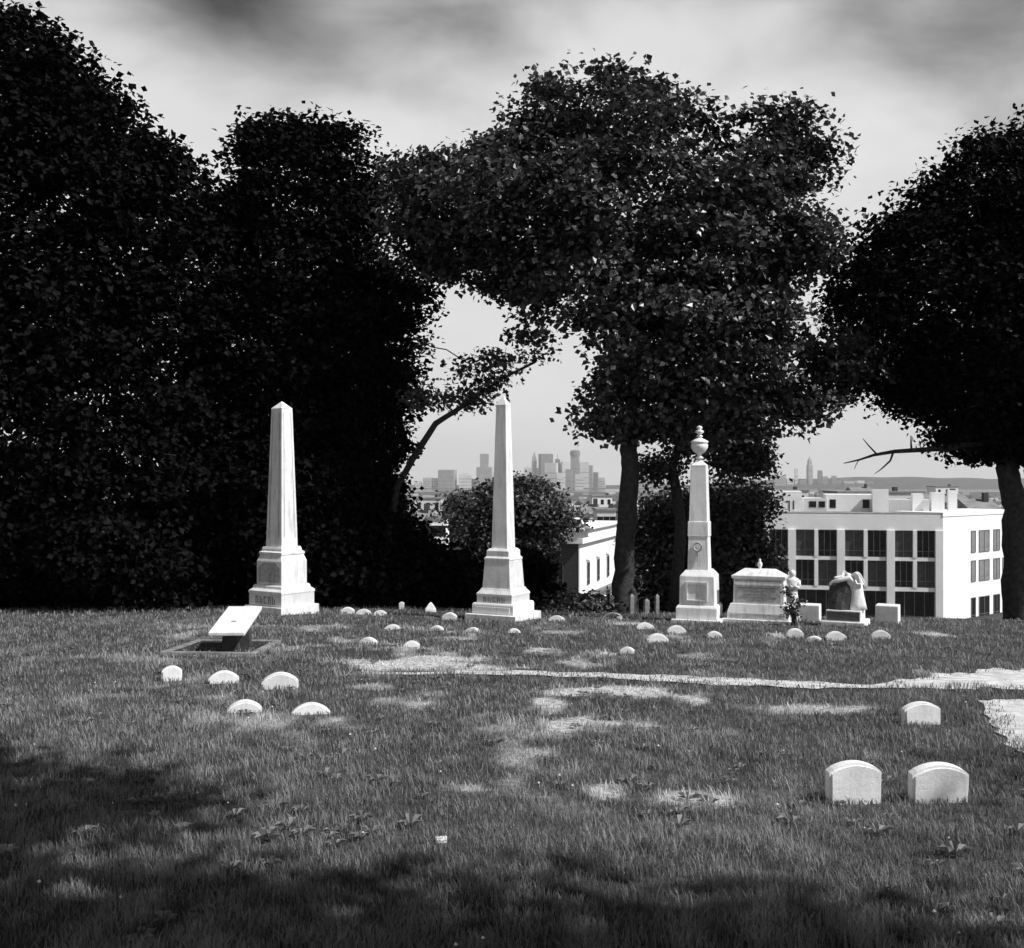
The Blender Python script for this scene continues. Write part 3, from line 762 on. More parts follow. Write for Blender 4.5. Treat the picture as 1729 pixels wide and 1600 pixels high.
# small draped standing figure beside the tablet
def draped(prof, fold=.12, n=26, lean=0.0):
    """robe: lathe with folds; prof = (half width, half depth, z)"""
    rings = []
    top = prof[-1][2]
    for w, d, z_ in prof:
        k = max(0, 1-z_/(top*.62))
        rings.append([((w*(1+fold*k*math.sin(9*t)+.5*fold*k*math.sin(5*t+1)))*math.cos(t)+lean*z_, d*(1+fold*k*math.sin(9*t))*math.sin(t), z_) for t in [2*math.pi*i/n for i in range(n)]])
    return MB().rings(rings)
h = hit(1338, 1047); s = mpp(h.y)
r = thing('statue', 'narrow draped figure in white stone at the tablet monument\'s right end', 'statue', h, R(-10))
MB().sq([(.16,-.15),(.16,.10),(.13,.13),(.13,.20)]).build('pedestal', M_MARBLE2, r, .01)
H = (1047-962)*s
b = draped([(.13,.12,.20),(.15,.13,.24),(.13,.12,.45),(.115,.10,.60),(.10,.085,.72),(.125,.09,.82),(.15,.09,.90),(.13,.08,.945),(.06,.055,.965),(.045,.045,.985),(.06,.065,1.01),(.072,.08,1.05),(.07,.08,1.09),(.045,.055,1.125),(.01,.01,1.135)]).build('figure', M_MARBLE, r, smooth=True)
mb = MB()
for sx in (-1, 1):
    mb.tube((sx*.135,0,.90), (sx*.15,-.06,.74), .042, .036, 8); mb.tube((sx*.15,-.06,.74), (sx*.02,-.13,.78), .036, .026, 8)
mb.build('folded_arms', M_MARBLE, b, smooth=True)
r.scale = (H/1.135,)*3

# plain block stones
def block_stone(px, py, w, hh, label, dep=.28, phi=10):
    h = hit(px, py); s = mpp(h.y)
    o = MB().rings([[(-w*s/2,-dep/2,-.15),(w*s/2,-dep/2,-.15),(w*s/2,dep/2,-.15),(-w*s/2,dep/2,-.15)],[(-w*s/2*.98,-dep/2,hh*s-.02),(w*s/2*.98,-dep/2,hh*s-.02),(w*s/2*.98,dep/2,hh*s),(-w*s/2*.98,dep/2,hh*s)]]).build('block_headstone', M_MARKER, None, .018)
    o.location = h; o.rotation_euler = (0, 0, R(-math.degrees(math.atan2(h.x,h.y))-phi))
    return tag(o, label, 'headstone', 'square block headstones')
block_stone(1367, 1048, 36, 29, 'square white block headstone left of the pedestal with the bowed figure')
block_stone(1499, 1051, 38, 31, 'square white block headstone right of the pedestal with the bowed figure')

# bowed winged figure on a pedestal
h = hit(1428, 1055); s = mpp(h.y)
r = thing('statue_monument', 'pedestal with a stone figure bowed over a rock darkened for shade, before the white building', 'monument', h, R(-math.degrees(math.atan2(h.x,h.y))-9))
MB().box(-35*s, 35*s, -.42, .42, -.15, 9*s).build('base_step', M_MARBLE, r, .015)
MB().box(-28*s, 28*s, -.33, .33, 9*s, 27*s).build('pedestal', M_MARBLE, r, .012)
MB().box(-27*s, 26*s, -.345, -.30, 10.5*s, 25*s).build('dark_panel', mat('dark_granite', .09, .4, .3, 9), r)
z0 = 27*s
def skin_figure(name, joints, edges, m, parent, root_i=0, sub=2):
    me = bpy.data.meshes.new(name); me.from_pydata([j[:3] for j in joints], edges, []); me.update()
    o = bpy.data.objects.new(name, me); col.objects.link(o)
    md = o.modifiers.new('skin', 'SKIN'); md.use_smooth_shade = True
    for i, j in enumerate(joints):
        me.skin_vertices[0].data[i].radius = (j[3], j[3]); me.skin_vertices[0].data[i].use_root = (i == root_i)
    o.modifiers.new('sub', 'SUBSURF').levels = sub; o.modifiers['sub'].render_levels = sub
    dg = bpy.context.evaluated_depsgraph_get(); em = bpy.data.meshes.new_from_object(o.evaluated_get(dg))
    o.modifiers.clear(); old = o.data; o.data = em; bpy.data.meshes.remove(old)
    em.materials.clear(); em.materials.append(m)
    for p in em.polygons: p.use_smooth = True
    o.parent = parent
    return o
J = [(.20,0,z0+.40,.13),(.17,0,z0+.52,.12),(.10,-.01,z0+.66,.13),(.01,-.03,z0+.74,.055),(-.07,-.05,z0+.77,.085),   # pelvis, waist, chest, neck, head
     (.08,-.16,z0+.68,.06),(-.10,-.21,z0+.62,.048),(-.26,-.16,z0+.58,.036),(-.31,-.15,z0+.50,.03),                        # right arm hanging over the rock
     (.08,.15,z0+.68,.06),(-.10,.18,z0+.66,.048),(-.26,.08,z0+.64,.036),                                                   # left arm
     (.22,-.09,z0+.22,.10),(.30,-.10,z0+.06,.075),(.20,-.14,z0+.04,.05),                                                   # legs under the robe
     (.24,.09,z0+.22,.10),(.31,.10,z0+.06,.075),(.22,.14,z0+.04,.05)]
E = [(0,1),(1,2),(2,3),(3,4),(2,5),(5,6),(6,7),(7,8),(2,9),(9,10),(10,11),(0,12),(12,13),(13,14),(0,15),(15,16),(16,17)]
fig = skin_figure('figure', J, E, M_MARBLE, r)
draped([(.21,.20,z0+.01),(.19,.19,z0+.12),(.16,.17,z0+.28),(.135,.145,z0+.44),(.12,.12,z0+.55)], fold=.16).build('robe', M_MARBLE, fig, smooth=True).location = (.22, 0, 0)
mb = MB()
for sy in (-1, 1):    # short folded wings behind the back
    vs, nn = [], 7
    for q in (0, -sy*.05):
        for row in (0, 1):
            for k in range(nn):
                t = k/(nn-1); x = .12+.24*t; zt = z0+.74+.10*math.sin(math.pi*t*.8)-.20*t*t
                vs.append((x+(.03 if row else 0), sy*(.06+.10*math.sin(math.pi*t*.8))+q, zt if not row else zt-.06-.16*math.sin(math.pi*t)*(.65+.35*(k % 2))))
    fs = []
    for k in range(nn-1):
        fs += [(k,k+1,nn+k+1,nn+k),(2*nn+k,3*nn+k,3*nn+k+1,2*nn+k+1),(k,2*nn+k,2*nn+k+1,k+1),(nn+k,nn+k+1,3*nn+k+1,3*nn+k)]
    fs += [(0,nn,3*nn,2*nn),(nn-1,3*nn-1,4*nn-1,2*nn-1)]
    mb.add(vs, fs)
mb.build('wings', M_MARBLE, fig)
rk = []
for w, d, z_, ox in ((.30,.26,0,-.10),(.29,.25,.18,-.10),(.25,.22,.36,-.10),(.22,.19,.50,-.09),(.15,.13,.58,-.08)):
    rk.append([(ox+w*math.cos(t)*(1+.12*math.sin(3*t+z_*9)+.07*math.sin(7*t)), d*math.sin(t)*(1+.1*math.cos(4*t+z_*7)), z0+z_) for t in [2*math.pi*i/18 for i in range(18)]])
MB().rings(rk).build('shaded_side_rock', mat('painted_shade_rock', .05, .95, .4, 9, .7, 30), r)  # dark mass stands for the shaded left side of the figure

# raised slab tomb at the left
h = hit(385, 1108); s = mpp(h.y)
r = thing('slab_tomb', 'white stone slab raised on short supports over a wide base, before the left obelisk', 'tomb', h, R(2))
def gloc(x, y): return gz(h.x+x, h.y+y)-h.z
def kerb(x0, x1, y0, y1):
    MB().rings([[(x0,y0,-.35),(x1,y0,-.35),(x1,y1,-.35),(x0,y1,-.35)],[(x0,y0,gloc(x0,y0)+.055),(x1,y0,gloc(x1,y0)+.055),(x1,y1,gloc(x1,y1)+.055),(x0,y1,gloc(x0,y1)+.055)]]).build('kerb', M_KERB, r, .01)
kerb(-.95, .40, -.06, .04); kerb(.30, .40, .045, 1.95); kerb(-.95, -.85, .045, 1.95); kerb(-.95, .40, 1.955, 2.05)
MB().add([(x, y, gloc(x, y)+.035) for y in (.03, 1.0, 1.97) for x in (-.86, -.3, .31)], [(0,1,4,3),(1,2,5,4),(3,4,7,6),(4,5,8,7)]).build('earth_bed', mat('dark_earth', .02, .95, .4, 9, .6, 30), r)
T = Matrix.Translation((-.04, .12, gloc(0,.12)+.28)) @ Matrix.Rotation(R(9.5), 4, 'X')
top = MB().box(-.27, .25, 0, 1.34, 0, .055, T).build('slab', M_MARKER, r, .012)
MB().box(-.05, .02, .50, .55, .057, .062, T).build('inlay', M_LETTER, top)
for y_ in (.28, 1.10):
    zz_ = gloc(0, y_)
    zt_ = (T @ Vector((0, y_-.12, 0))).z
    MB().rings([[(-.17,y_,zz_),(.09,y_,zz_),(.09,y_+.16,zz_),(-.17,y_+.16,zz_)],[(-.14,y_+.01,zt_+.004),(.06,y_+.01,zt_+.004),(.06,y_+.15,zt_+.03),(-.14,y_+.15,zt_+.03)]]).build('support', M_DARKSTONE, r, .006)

# ------------------------------------------------------------------ small markers
def marker(px, py, w, hh, label, rz=0, thick=.13, arch=.34, tilt=0.0, name='grave_marker', m=None):
    h = hit(px, py); s = mpp(h.y); W, H = w*s/2, hh*s
    a = arch*W if arch*W < H*.8 else H*.8
    prof = [(-W*.97,-.15),(W*.97,-.15),(W,H-a)]
    n = 12
    for i in range(1, n): 
        t = i/n; prof.append((W-2*W*t, H-a+a*math.sin(math.pi*t)**.75))
    prof.append((-W,H-a))
    bm = bmesh.new()
    fr = [bm.verts.new((x,-thick/2,z_)) for x, z_ in prof]; bk = [bm.verts.new((x,thick/2,z_)) for x, z_ in prof]
    bm.faces.new(fr); bm.faces.new(list(reversed(bk)))
    k = len(prof)
    for i in range(k): bm.faces.new((fr[(i+1)%k], fr[i], bk[i], bk[(i+1)%k]))
    bmesh.ops.recalc_face_normals(bm, faces=bm.faces)
    bmesh.ops.bevel(bm, geom=[e for e in bm.edges if abs(e.verts[0].co.y-e.verts[1].co.y) < 1e-6], offset=min(.016, thick*.15), segments=2, affect='EDGES', clamp_overlap=True)
    me = bpy.data.meshes.new(name); bm.to_mesh(me); bm.free(); me.materials.append(m or M_MARKER)
    o = bpy.data.objects.new(name, me); col.objects.link(o)
    o.location = h; o.rotation_euler = (R(tilt), R(random.uniform(-1.5,1.5)), R(rz))
    return tag(o, label, 'grave marker', 'small round-topped grave markers')
MK = [(587,1036,23,11,'low white marker nearest the left obelisk, first of three in a row'),
 (614,1038,25,10,'low white marker between two others, right of the left obelisk'),
 (642,1039,22,9,'low white marker farthest right of the three beside the left obelisk'),
 (678,1029,9,13,'tiny upright white stone against the dark shrub'),
 (759,1046,25,12,'rounded white marker just left of the middle obelisk\'s step'),
 (940,1048,27,9,'low arched marker just right of the middle obelisk\'s step'),
 (663,1062,27,8,'flat-looking low marker, first of four in a row across the lawn'),
 (737,1064,24,8,'flat-looking low marker, second of four in a row across the lawn'),
 (798,1066,24,7,'flat-looking low marker directly in front of the middle obelisk\'s left corner'),
 (868,1068,22,7,'flat-looking low marker directly in front of the middle obelisk\'s right corner'),
 (622,1086,30,10,'low marker left of a pair, nearer than the row of four'),
 (695,1092,28,10,'low marker right of a pair, nearer than the row of four'),
 (1089,1062,31,11,'small arched marker below the maple trunk'),
 (1142,1069,32,13,'small arched marker right below the urn-topped obelisk\'s left corner'),
 (1110,1083,37,13,'wider arched marker in front of two smaller ones below the maple'),
 (1206,1076,26,10,'low marker in front of the urn-topped obelisk\'s right corner'),
 (1059,1103,24,11,'lone small marker in the grass near the pale path, mid lawn'),
 (1342,1075,28,14,'rounded marker in front of the narrow draped figure'),
 (1375,1082,27,8,'low broken marker between two rounded ones, before the square block'),
 (1411,1081,35,15,'rounded marker in front of the pedestal with the bowed figure'),
 (1487,1078,31,14,'rounded marker in front of the right-hand square block'),
 (290,1149,33,25,'shadowed marker farthest left, lit only along its right edge',18),
 (378,1153,50,21,'half-lit marker in the middle of the front left row of three',16),
 (473,1163,61,28,'bright broad marker at the right end of the front left row',14),
 (413,1203,57,20,'low half-buried marker, nearest to the left edge',18),
 (525,1206,64,19,'low half-buried marker nearest the camera on the left lawn',14),
 (1555,1223,63,37,'middle-sized white marker standing alone near the gravel clearing',6),
 (1440,1355,91,70,'larger of the two near white headstones, square shouldered, on the left',6),
 (1583,1355,97,66,'right one of the two near white headstones, with a grey lower corner',3)]
for a in MK:
    o = marker(a[0], a[1], a[2], a[3], a[4], a[5] if len(a) > 5 else random.uniform(-14, 8), thick=.10 if a[1] > 1140 else .12, arch=.34 if a[1] > 1220 else .5, tilt=random.uniform(-5, 5))
h = hit(728, 1033); s = mpp(h.y)
o = MB().rings([[(-.13,-.09,-.1),(.14,-.10,-.1),(.12,.09,-.1),(-.12,.08,-.1)],[(-.14,-.08,.08),(.12,-.09,.06),(.11,.07,.07),(-.11,.07,.09)],[(-.06,-.05,.20),(.07,-.05,.15),(.06,.04,.16),(-.05,.04,.21)],[(-.01,-.02,.24),(.02,-.02,.22),(.02,.02,.22),(-.01,.02,.24)]]).build('boulder_marker', M_MARKER, None, .015)
o.location = h; tag(o, 'rough pointed white stone in the shade left of the middle obelisk', 'stone')
h = hit(745, 1424)
o = MB().box(-.032, .032, -.03, .03, -.05, .022).build('flush_marker', M_MARKER, None, .006); o.location = h; o.rotation_euler = (0,0,R(8)); tag(o, 'tiny flush white marker alone in the near grass', 'stone')
# wire plant holder
h = hit(1036, 1047)
r = thing('wire_plant_holder', 'small bent wire plant holder in the grass under the maple', 'plant holder', h)
mb = MB(); P = [Vector((.22*math.cos(t)-.02, 0, .16*math.sin(t))) for t in np.linspace(math.pi, 0, 10)]
for a, b in zip(P[:-1], P[1:]): mb.tube(a, b, .012, .012, 6)
mb.build('hoop', M_IRON, r)
MB().lathe([(.04,0),(.06,.06),(.065,.07)], cx=.13, n=10).build('cup', M_MARKER, r)
# pale posts in the shade right of the maple
for i, (px, py, hh, w, lab) in enumerate(((1066,1030,30,.05,'thin grey post nearest the maple trunk'),(1091,1031,22,.06,'short pale post, middle one of three in the shade'),(1109,1030,30,.045,'thin grey post nearest the urn-topped obelisk'))):
    d = 26.6; x = (px-864.5)/F*d; b = Vector((x, d, gz(x, d)))
    o = MB().sq([(w,-.1),(w,hh*mpp(d)),(w*.3,hh*mpp(d)+.05)]).build('fence_post', M_WOOD, None, .006); o.location = b
    o.rotation_euler = (R(random.uniform(-3,3)), R(random.uniform(-4,4)), .3)
    tag(o, lab, 'post', 'posts in the shade right of the maple')

# ------------------------------------------------------------------ white building
DW = 120.0
c0 = at(1592, 1050, DW)
zb = gz(c0.x, DW) - .5
rt = thing('white_building', 'long white three-storey building with dark ribbon windows below the hill', 'building', (c0.x, c0.y, zb), R(-12))
def wz(y): return EYE + (HZ-y)/F*DW - zb
I = Matrix.Identity(4)
WING = Matrix.Rotation(R(52), 4, 'Z')      # the wing runs back from the corner at an obtuse angle
LW, LS = 32.0, 16.0
ztop, zpar = wz(869), wz(866)
rows = [(wz(896), wz(942)), (wz(948), wz(993)), (wz(1002), wz(1050))]
mb = MB(); mb.box(-LW, -.05, .55, 14, -2, ztop-.4); mb.build('core_wall', mat('recess_wall', .30, .8, .1, .5), rt)
mb = MB(); mb.box(-LW, .02, 0, .5, rows[0][0], ztop); mb.build('parapet_band', M_WHITEWALL, rt)
mb = MB(); mb.box(-LW, 0, .03, 14.2, ztop, ztop+.12); mb.build('roof', M_ROOF, rt)
mb = MB(); mb.box(-LW, 0, -.06, .04, rows[0][1]-.38, rows[0][1]); mb.build('sill_band', M_WHITEWALL, rt)
mb = MB(); mb.box(-LW, 0, -.06, .06, rows[1][1]-.42, rows[1][1]); mb.build('sill_band', M_WHITEWALL, rt)
mb = MB(); mb.box(-LW, 0, .05, .5, rows[1][0], rows[0][1]-.38); mb.build('spandrel', M_CREAM, rt)
PITCH = 80*DW/F*1.02
edges_ = [-.15 - k*PITCH for k in range(7)]
for k, x in enumerate(edges_):
    w = .42 if k else .62
    MB().box(x-w, x+w if k else .0, -.28, .54, -2, rows[0][0]-.003).build('column', M_WHITEWALL, rt)
win_cache = {}
def window(w, h, key, x, z_, parent, y=.30, lights=3, glass=M_GLASS, T=None, fm=None):
    if key not in win_cache:
        fr = MB(); t = .07
        fr.box(-w/2, w/2, -.05, .05, 0, t); fr.box(-w/2, w/2, -.05, .05, h-t, h)
        for i in range(lights+1):
            xx_ = -w/2+(w-t)*i/lights; fr.box(xx_, xx_+t, -.045, .045, t, h-t)
        fr.box(-w/2+t, w/2-t, -.03, .03, h*.22, h*.22+.05)
        a = fr.build('window', fm or M_FRAME, parent)
        p = MB().box(-w/2+.01, w/2-.01, .0, .02, .01, h-.01).build('pane', glass, a)
        win_cache[key] = (a.data, p.data)
    else:
        a = bpy.data.objects.new('window', win_cache[key][0]); col.objects.link(a); a.parent = parent
        p = bpy.data.objects.new('pane', win_cache[key][1]); col.objects.link(p); p.parent = a
    loc = Vector((x, y, z_))
    if T is not None:
        a.matrix_local = T @ Matrix.Translation(loc)
    else: a.location = loc
    return a
for ri, (zt, zl) in enumerate(rows[:2]):
    for k in range(6):
        xa, xb = edges_[k+1]+.42, edges_[k]-.42 if k else edges_[0]-.62
        xm = (xa+xb)/2
        MB().box(xm-.2, xm+.2, -.12, .5, zl+.004, zt-.004).build('mullion', M_WHITEWALL, rt)
        for (a, b) in ((xa, xm-.2), (xm+.2, xb)):
            w = b-a; v_ = (k*5+ri*3+int(a*7)) % 4; window(w, zt-zl, ('w', ri, round(w,2), v_), (a+b)/2, zl, rt, y=.32, lights=2 if v_ % 2 else 3, glass=(M_GLASS, M_GLASS2, M_GLASS, M_GLASS3)[v_])
for k in range(6):      # ground floor: deep dark openings
    xa, xb = edges_[k+1]+.42, edges_[k]-.42 if k else edges_[0]-.62
    zt = rows[1][1]-.43
    MB().box(xa, xb, .3, .5, -2, .2).build('ground_floor_wall', M_BRICK, rt)
    window((xb-xa), zt-.21, ('g', round(xb-xa,2)), (xa+xb)/2, .21, rt, y=.42, lights=4)
# the side wing
mb = MB(); mb.box(0, LS, .02, 6, -2, ztop-.2, WING); mb.build('wing_wall', M_WHITEWALL, rt)
mb = MB(); mb.box(-.05, LS+.05, -.06, 6, ztop-.2, ztop+.25, WING); mb.build('wing_parapet', M_WHITEWALL, rt)
for ri, (zt, zl) in enumerate(rows):
    for xa in (6.2, 8.0, 11.4, 13.6):
        w = 1.0 if xa == 6.2 else 2.4 if xa == 8.0 else 1.5
        window(w, zt-zl-.5, ('s', ri, w), xa+w/2, zl+.3 if ri < 2 else zl-.4, rt, y=-.02, lights=2 if w > 1 else 1, glass=M_GREYGLASS if ri < 2 else M_GLASS, T=WING)
# roof structures, laid out along the roof
def pent(px0, px1, ya, yb, yd, dep, m=M_WHITEWALL, name='roof_block', wins=()):
    d = DW + yd; x0, x1 = ((px0-1592)*d/F), ((px1-1592)*d/F)
    b = MB().box(x0, x1, yd, yd+dep, ztop+.1, wz(yb)+.4 if False else ztop+.1+(ya-yb)*d/F).build(name, m, rt)
    for wx, ww, z0_, wh in wins:
        MB().box(x0+wx, x0+wx+ww, yd-.04, yd+.1, ztop+.1+z0_, ztop+.1+z0_+wh).build('window', M_GLASS, b)
    return b
pent(1296, 1372, 866, 831, 4, 6, wins=((2.0,.55,.4,.9),(3.6,.12,.3,1.0),(4.1,.12,.3,1.0)))
pent(1373, 1416, 866, 843, 5, 5, M_CREAM, wins=((.9,.8,.5,.7),(2.0,.7,.5,.7)))
pent(1417, 1500, 866, 837, 6, 6, wins=((.4,.7,.4,1.0),(4.1,.75,.4,1.0)))
pent(1490, 1516, 866, 827, 4.5, 1.2, name='chimney_block')
pent(1518, 1592, 866, 846, 8, 4, M_CREAM)
pent(1556, 1573, 866, 834, 5, 1.4, name='chimney_block')
pent(1585, 1606, 866, 832, 4.5, 1.5, name='roof_tank')
pent(1620, 1634, 866, 830, 8, 1.0, name='chimney_block')

# ------------------------------------------------------------------ brick house
DH = 80.0
c1 = at(978, 918, DH); zg = gz(c1.x, DH) - .5
rh = thing('brick_house', 'dark brick house with white cornice and pale sunlit front beside the maple trunk', 'house', (c1.x, c1.y, zg), R(-17.5))
ht = c1.z - zg
# local: -x along the dark side wall, +y along the sunlit front (which faces +x)
LB, LF = 6.2, 13.0
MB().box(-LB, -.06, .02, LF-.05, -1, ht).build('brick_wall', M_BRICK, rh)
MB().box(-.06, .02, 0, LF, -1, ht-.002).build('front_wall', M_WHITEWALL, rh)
MB().box(-LB-.3, .35, -.30, LF+.3, ht, ht+.45).build('cornice', M_WHITEWALL, rh, .04)
MB().box(-LB-.15, .22, -.18, LF+.2, ht+.45, ht+.95).build('frieze', M_WHITEWALL, rh)
MB().box(-LB-.4, .5, -.45, LF+.4, ht+.95, ht+1.15).build('crown_moulding', M_WHITEWALL, rh, .04)
mb = MB(); mb.rings([[(-2.1,-.4,ht+1.15),(1.0,-.4,ht+1.15),(-.55,-.4,ht+1.85)],[(-2.1,1.8,ht+1.15),(1.0,1.8,ht+1.15),(-.55,1.8,ht+1.85)]]); mb.build('pediment', M_WHITEWALL, rh)
MB().box(-1.2, -.1, -.425, -.402, ht+1.28, ht+1.40).build('pediment_shade_strip', M_GLASS, rh)  # dark strip painting the shade in the pediment
TF = Matrix.Rotation(R(90), 4, 'Z')
for y_ in (2.6, 5.9, 9.4):
    window(.7, 1.7, 'hf', y_, ht-3.2, rh, y=-.06, lights=1, T=TF); window(.9, 1.9, 'hg', y_, ht-6.2, rh, y=-.06, lights=2, T=TF)
    for (z_, w) in ((ht-1.35, .55), (ht-4.15, .65)):
        MB().box(.022, .14, y_-w, y_+w, z_, z_+.16).build('lintel', M_WHITEWALL, rh)
MB().box(.022, .55, 1.2, 11, ht-4.0, ht-3.86).build('balcony', M_FRAME, rh)
for x_ in (-1.6, -3.4, -5.0):
    window(.8, 1.7, 'hs', x_, ht-3.1, rh, y=-.02, lights=2, fm=M_BRICK); window(.8, 1.7, 'hs', x_, ht-6.1, rh, y=-.02, lights=2, fm=M_BRICK)

# ------------------------------------------------------------------ nearer town houses
def town_house(px0, px1, ytop, d, label, pitched, m, wins=3, storeys=3, rz=0):
    xa, xb = (px0-864.5)/F*d, (px1-864.5)/F*d; zt = EYE+(HZ-ytop)/F*d
    xm = (xa+xb)/2; zg_ = gz(xm, d)-.5; w = xb-xa; H = zt-zg_
    r = thing('town_house', label, 'house', (xm, d, zg_), R(rz), 'houses below the hill')
    rf = 1.6 if pitched else 0
    MB().box(-w/2, w/2, 0, 9, 0, H-rf).build('wall', m, r)
    if pitched:
        MB().rings([[(-w/2-.3,-.3,H-rf),(-w/2-.3,9.3,H-rf),(-w/2-.3,4.5,H)],[(w/2+.3,-.3,H-rf),(w/2+.3,9.3,H-rf),(w/2+.3,4.5,H)]]).build('roof', M_ROOF, r)
    else:
        MB().box(-w/2-.2, w/2+.2, -.2, 9.2, H, H+.3).build('roof', M_ROOF, r)
    MB().box(w*.22, w*.22+.7, 3, 4, H-rf*.6, H+1.0).build('chimney', M_BRICK, r)
    for s_ in range(storeys):
        for k in range(wins):
            z_ = H-rf-2.4-s_*3.0
            if z_ < .4: continue
            x_ = -w/2+w*(k+.5)/wins
            MB().box(x_-.45, x_+.45, -.03, .05, z_, z_+1.5).build('window', M_GLASS, r)
HS = [(690,722,862,170,'pale house with pitched roof at the beech\'s right edge',True,M_CREAM),(722,752,876,150,'low flat-roofed white house left of the round tree',False,M_WHITEWALL),
 (700,745,842,260,'wide pale house behind the two beside the beech',False,M_CREAM),(985,1012,852,190,'white house with pitched roof above the brick house',True,M_WHITEWALL),
 (1008,1040,862,170,'pale flat-roofed house touching the maple trunk\'s left side',False,M_CREAM),(1000,1034,838,330,'broad white house far behind the brick house',False,M_WHITEWALL),
 (1075,1105,838,300,'white house glimpsed right of the maple trunk',False,M_WHITEWALL),(1415,1560,832,190,'long low grey-roofed hall behind the white building',False,M_CREAM),
 (1560,1640,834,210,'grey-roofed house behind the roof tanks',True,M_ROOF),(1300,1365,829,240,'pale house behind the left roof block of the white building',False,M_CREAM),
 (1640,1690,843,170,'dark-roofed house next to the right hand trunk',True,M_DARKROOF),(1440,1475,822,380,'small white house over the long hall\'s roof',True,M_WHITEWALL),
 (1580,1618,822,420,'small pale house above the grey-roofed house',False,M_WHITEWALL)]
for a in HS: town_house(*a)

# ------------------------------------------------------------------ far town as one mass, water, far shore
n = 1500
yb_ = 650*np.exp(rng.random(n)*math.log(4300/650)); xb_ = (rng.random(n)*2-1)*.62*yb_
w_ = rng.uniform(5, 14, n)*(1+yb_/4000); dp = rng.uniform(7, 14, n); hh_ = rng.uniform(4, 8.5, n)*(1+rng.random(n)**8*.8)
cube = np.array([[-.5,-.5,0],[.5,-.5,0],[.5,.5,0],[-.5,.5,0],[-.5,-.5,1],[.5,-.5,1],[.5,.5,1],[-.5,.5,1]])
sz = np.stack([w_, dp, hh_], 1); ps = np.stack([xb_, yb_, g(xb_, yb_)-.3], 1)
V = (ps[:,None,:]+cube[None]*sz[:,None,:]).reshape(-1,3)
fq = np.array([(4,5,6,7),(0,1,5,4),(1,2,6,5),(2,3,7,6),(3,0,4,7)])
Fq = (np.arange(n)[:,None,None]*8+fq[None]).reshape(-1,4)
M_TOWN = foliage_mat('town_wall', .10, .70, 0.0, .2, .9)
o = numpy_mesh('distant_town', V, Fq, M_TOWN, tone=np.repeat(rng.random(n)**.7, 8), kind='stuff'); tag(o, 'low pale roofs of the town stretching towards the harbour', 'town')
nt = 1200
yt = 160*np.exp(rng.random(nt)*math.log(4500/160)); xt = (rng.random(nt)*2-1)*.62*yt; rr = rng.uniform(2.5, 4.5, nt)*(1+yt/5000)
blob = np.array([[0,0,2.1],[1,0,1.1],[.3,.95,1.2],[-.8,.6,1.0],[-.8,-.6,1.2],[.3,-.95,1.0],[0,0,0]])
V = (np.stack([xt, yt, g(xt,yt)],1)[:,None,:]+blob[None]*rr[:,None,None]*rng.uniform(.75,1.25,(nt,7,1))).reshape(-1,3)
ft = np.array([(0,1,2),(0,2,3),(0,3,4),(0,4,5),(0,5,1),(6,2,1),(6,3,2),(6,4,3),(6,5,4),(6,1,5)])
ft2 = (np.arange(nt)[:,None,None]*7+ft[None]).reshape(-1,3)
o = numpy_mesh('distant_trees', V, ft2, foliage_mat('far_leaf', .02, .06, 0.0, .2, .8), tone=rng.random(nt*7), kind='stuff'); tag(o, 'dark tree tops scattered among the roofs of the far town', 'trees')
o = MB().add([(-3500,4700,-74.9),(4900,4700,-74.9),(4900,5600,-74.9),(-3500,5600,-74.9)], [(0,1,2,3)]).build('harbour', mat('harbour_water', .05, .15, .1, .01, spec=.5)); o['kind'] = 'structure'
xs2 = np.linspace(-600, 4900, 120); vs = []
for x in xs2:
    t = float(np.clip((x-1300)/700, 0, 1)); hgt_ = (44+12*t+5*math.sin(x*.004)+2.5*math.sin(x*.021))*float(np.clip((x-900)/500, 0.25, 1))
    vs += [(x, 5650, -77), (x, 5950, -75+hgt_), (x, 6600, -75+hgt_*.8), (x, 6900, -77)]
fs = [(i*4+j, (i+1)*4+j, (i+1)*4+j+1, i*4+j+1) for i in range(len(xs2)-1) for j in range(3)]
o = MB().add(vs, fs).build('far_shore', mat('wooded_shore', .05, .95, .5, .02), smooth=True); o['kind'] = 'structure'

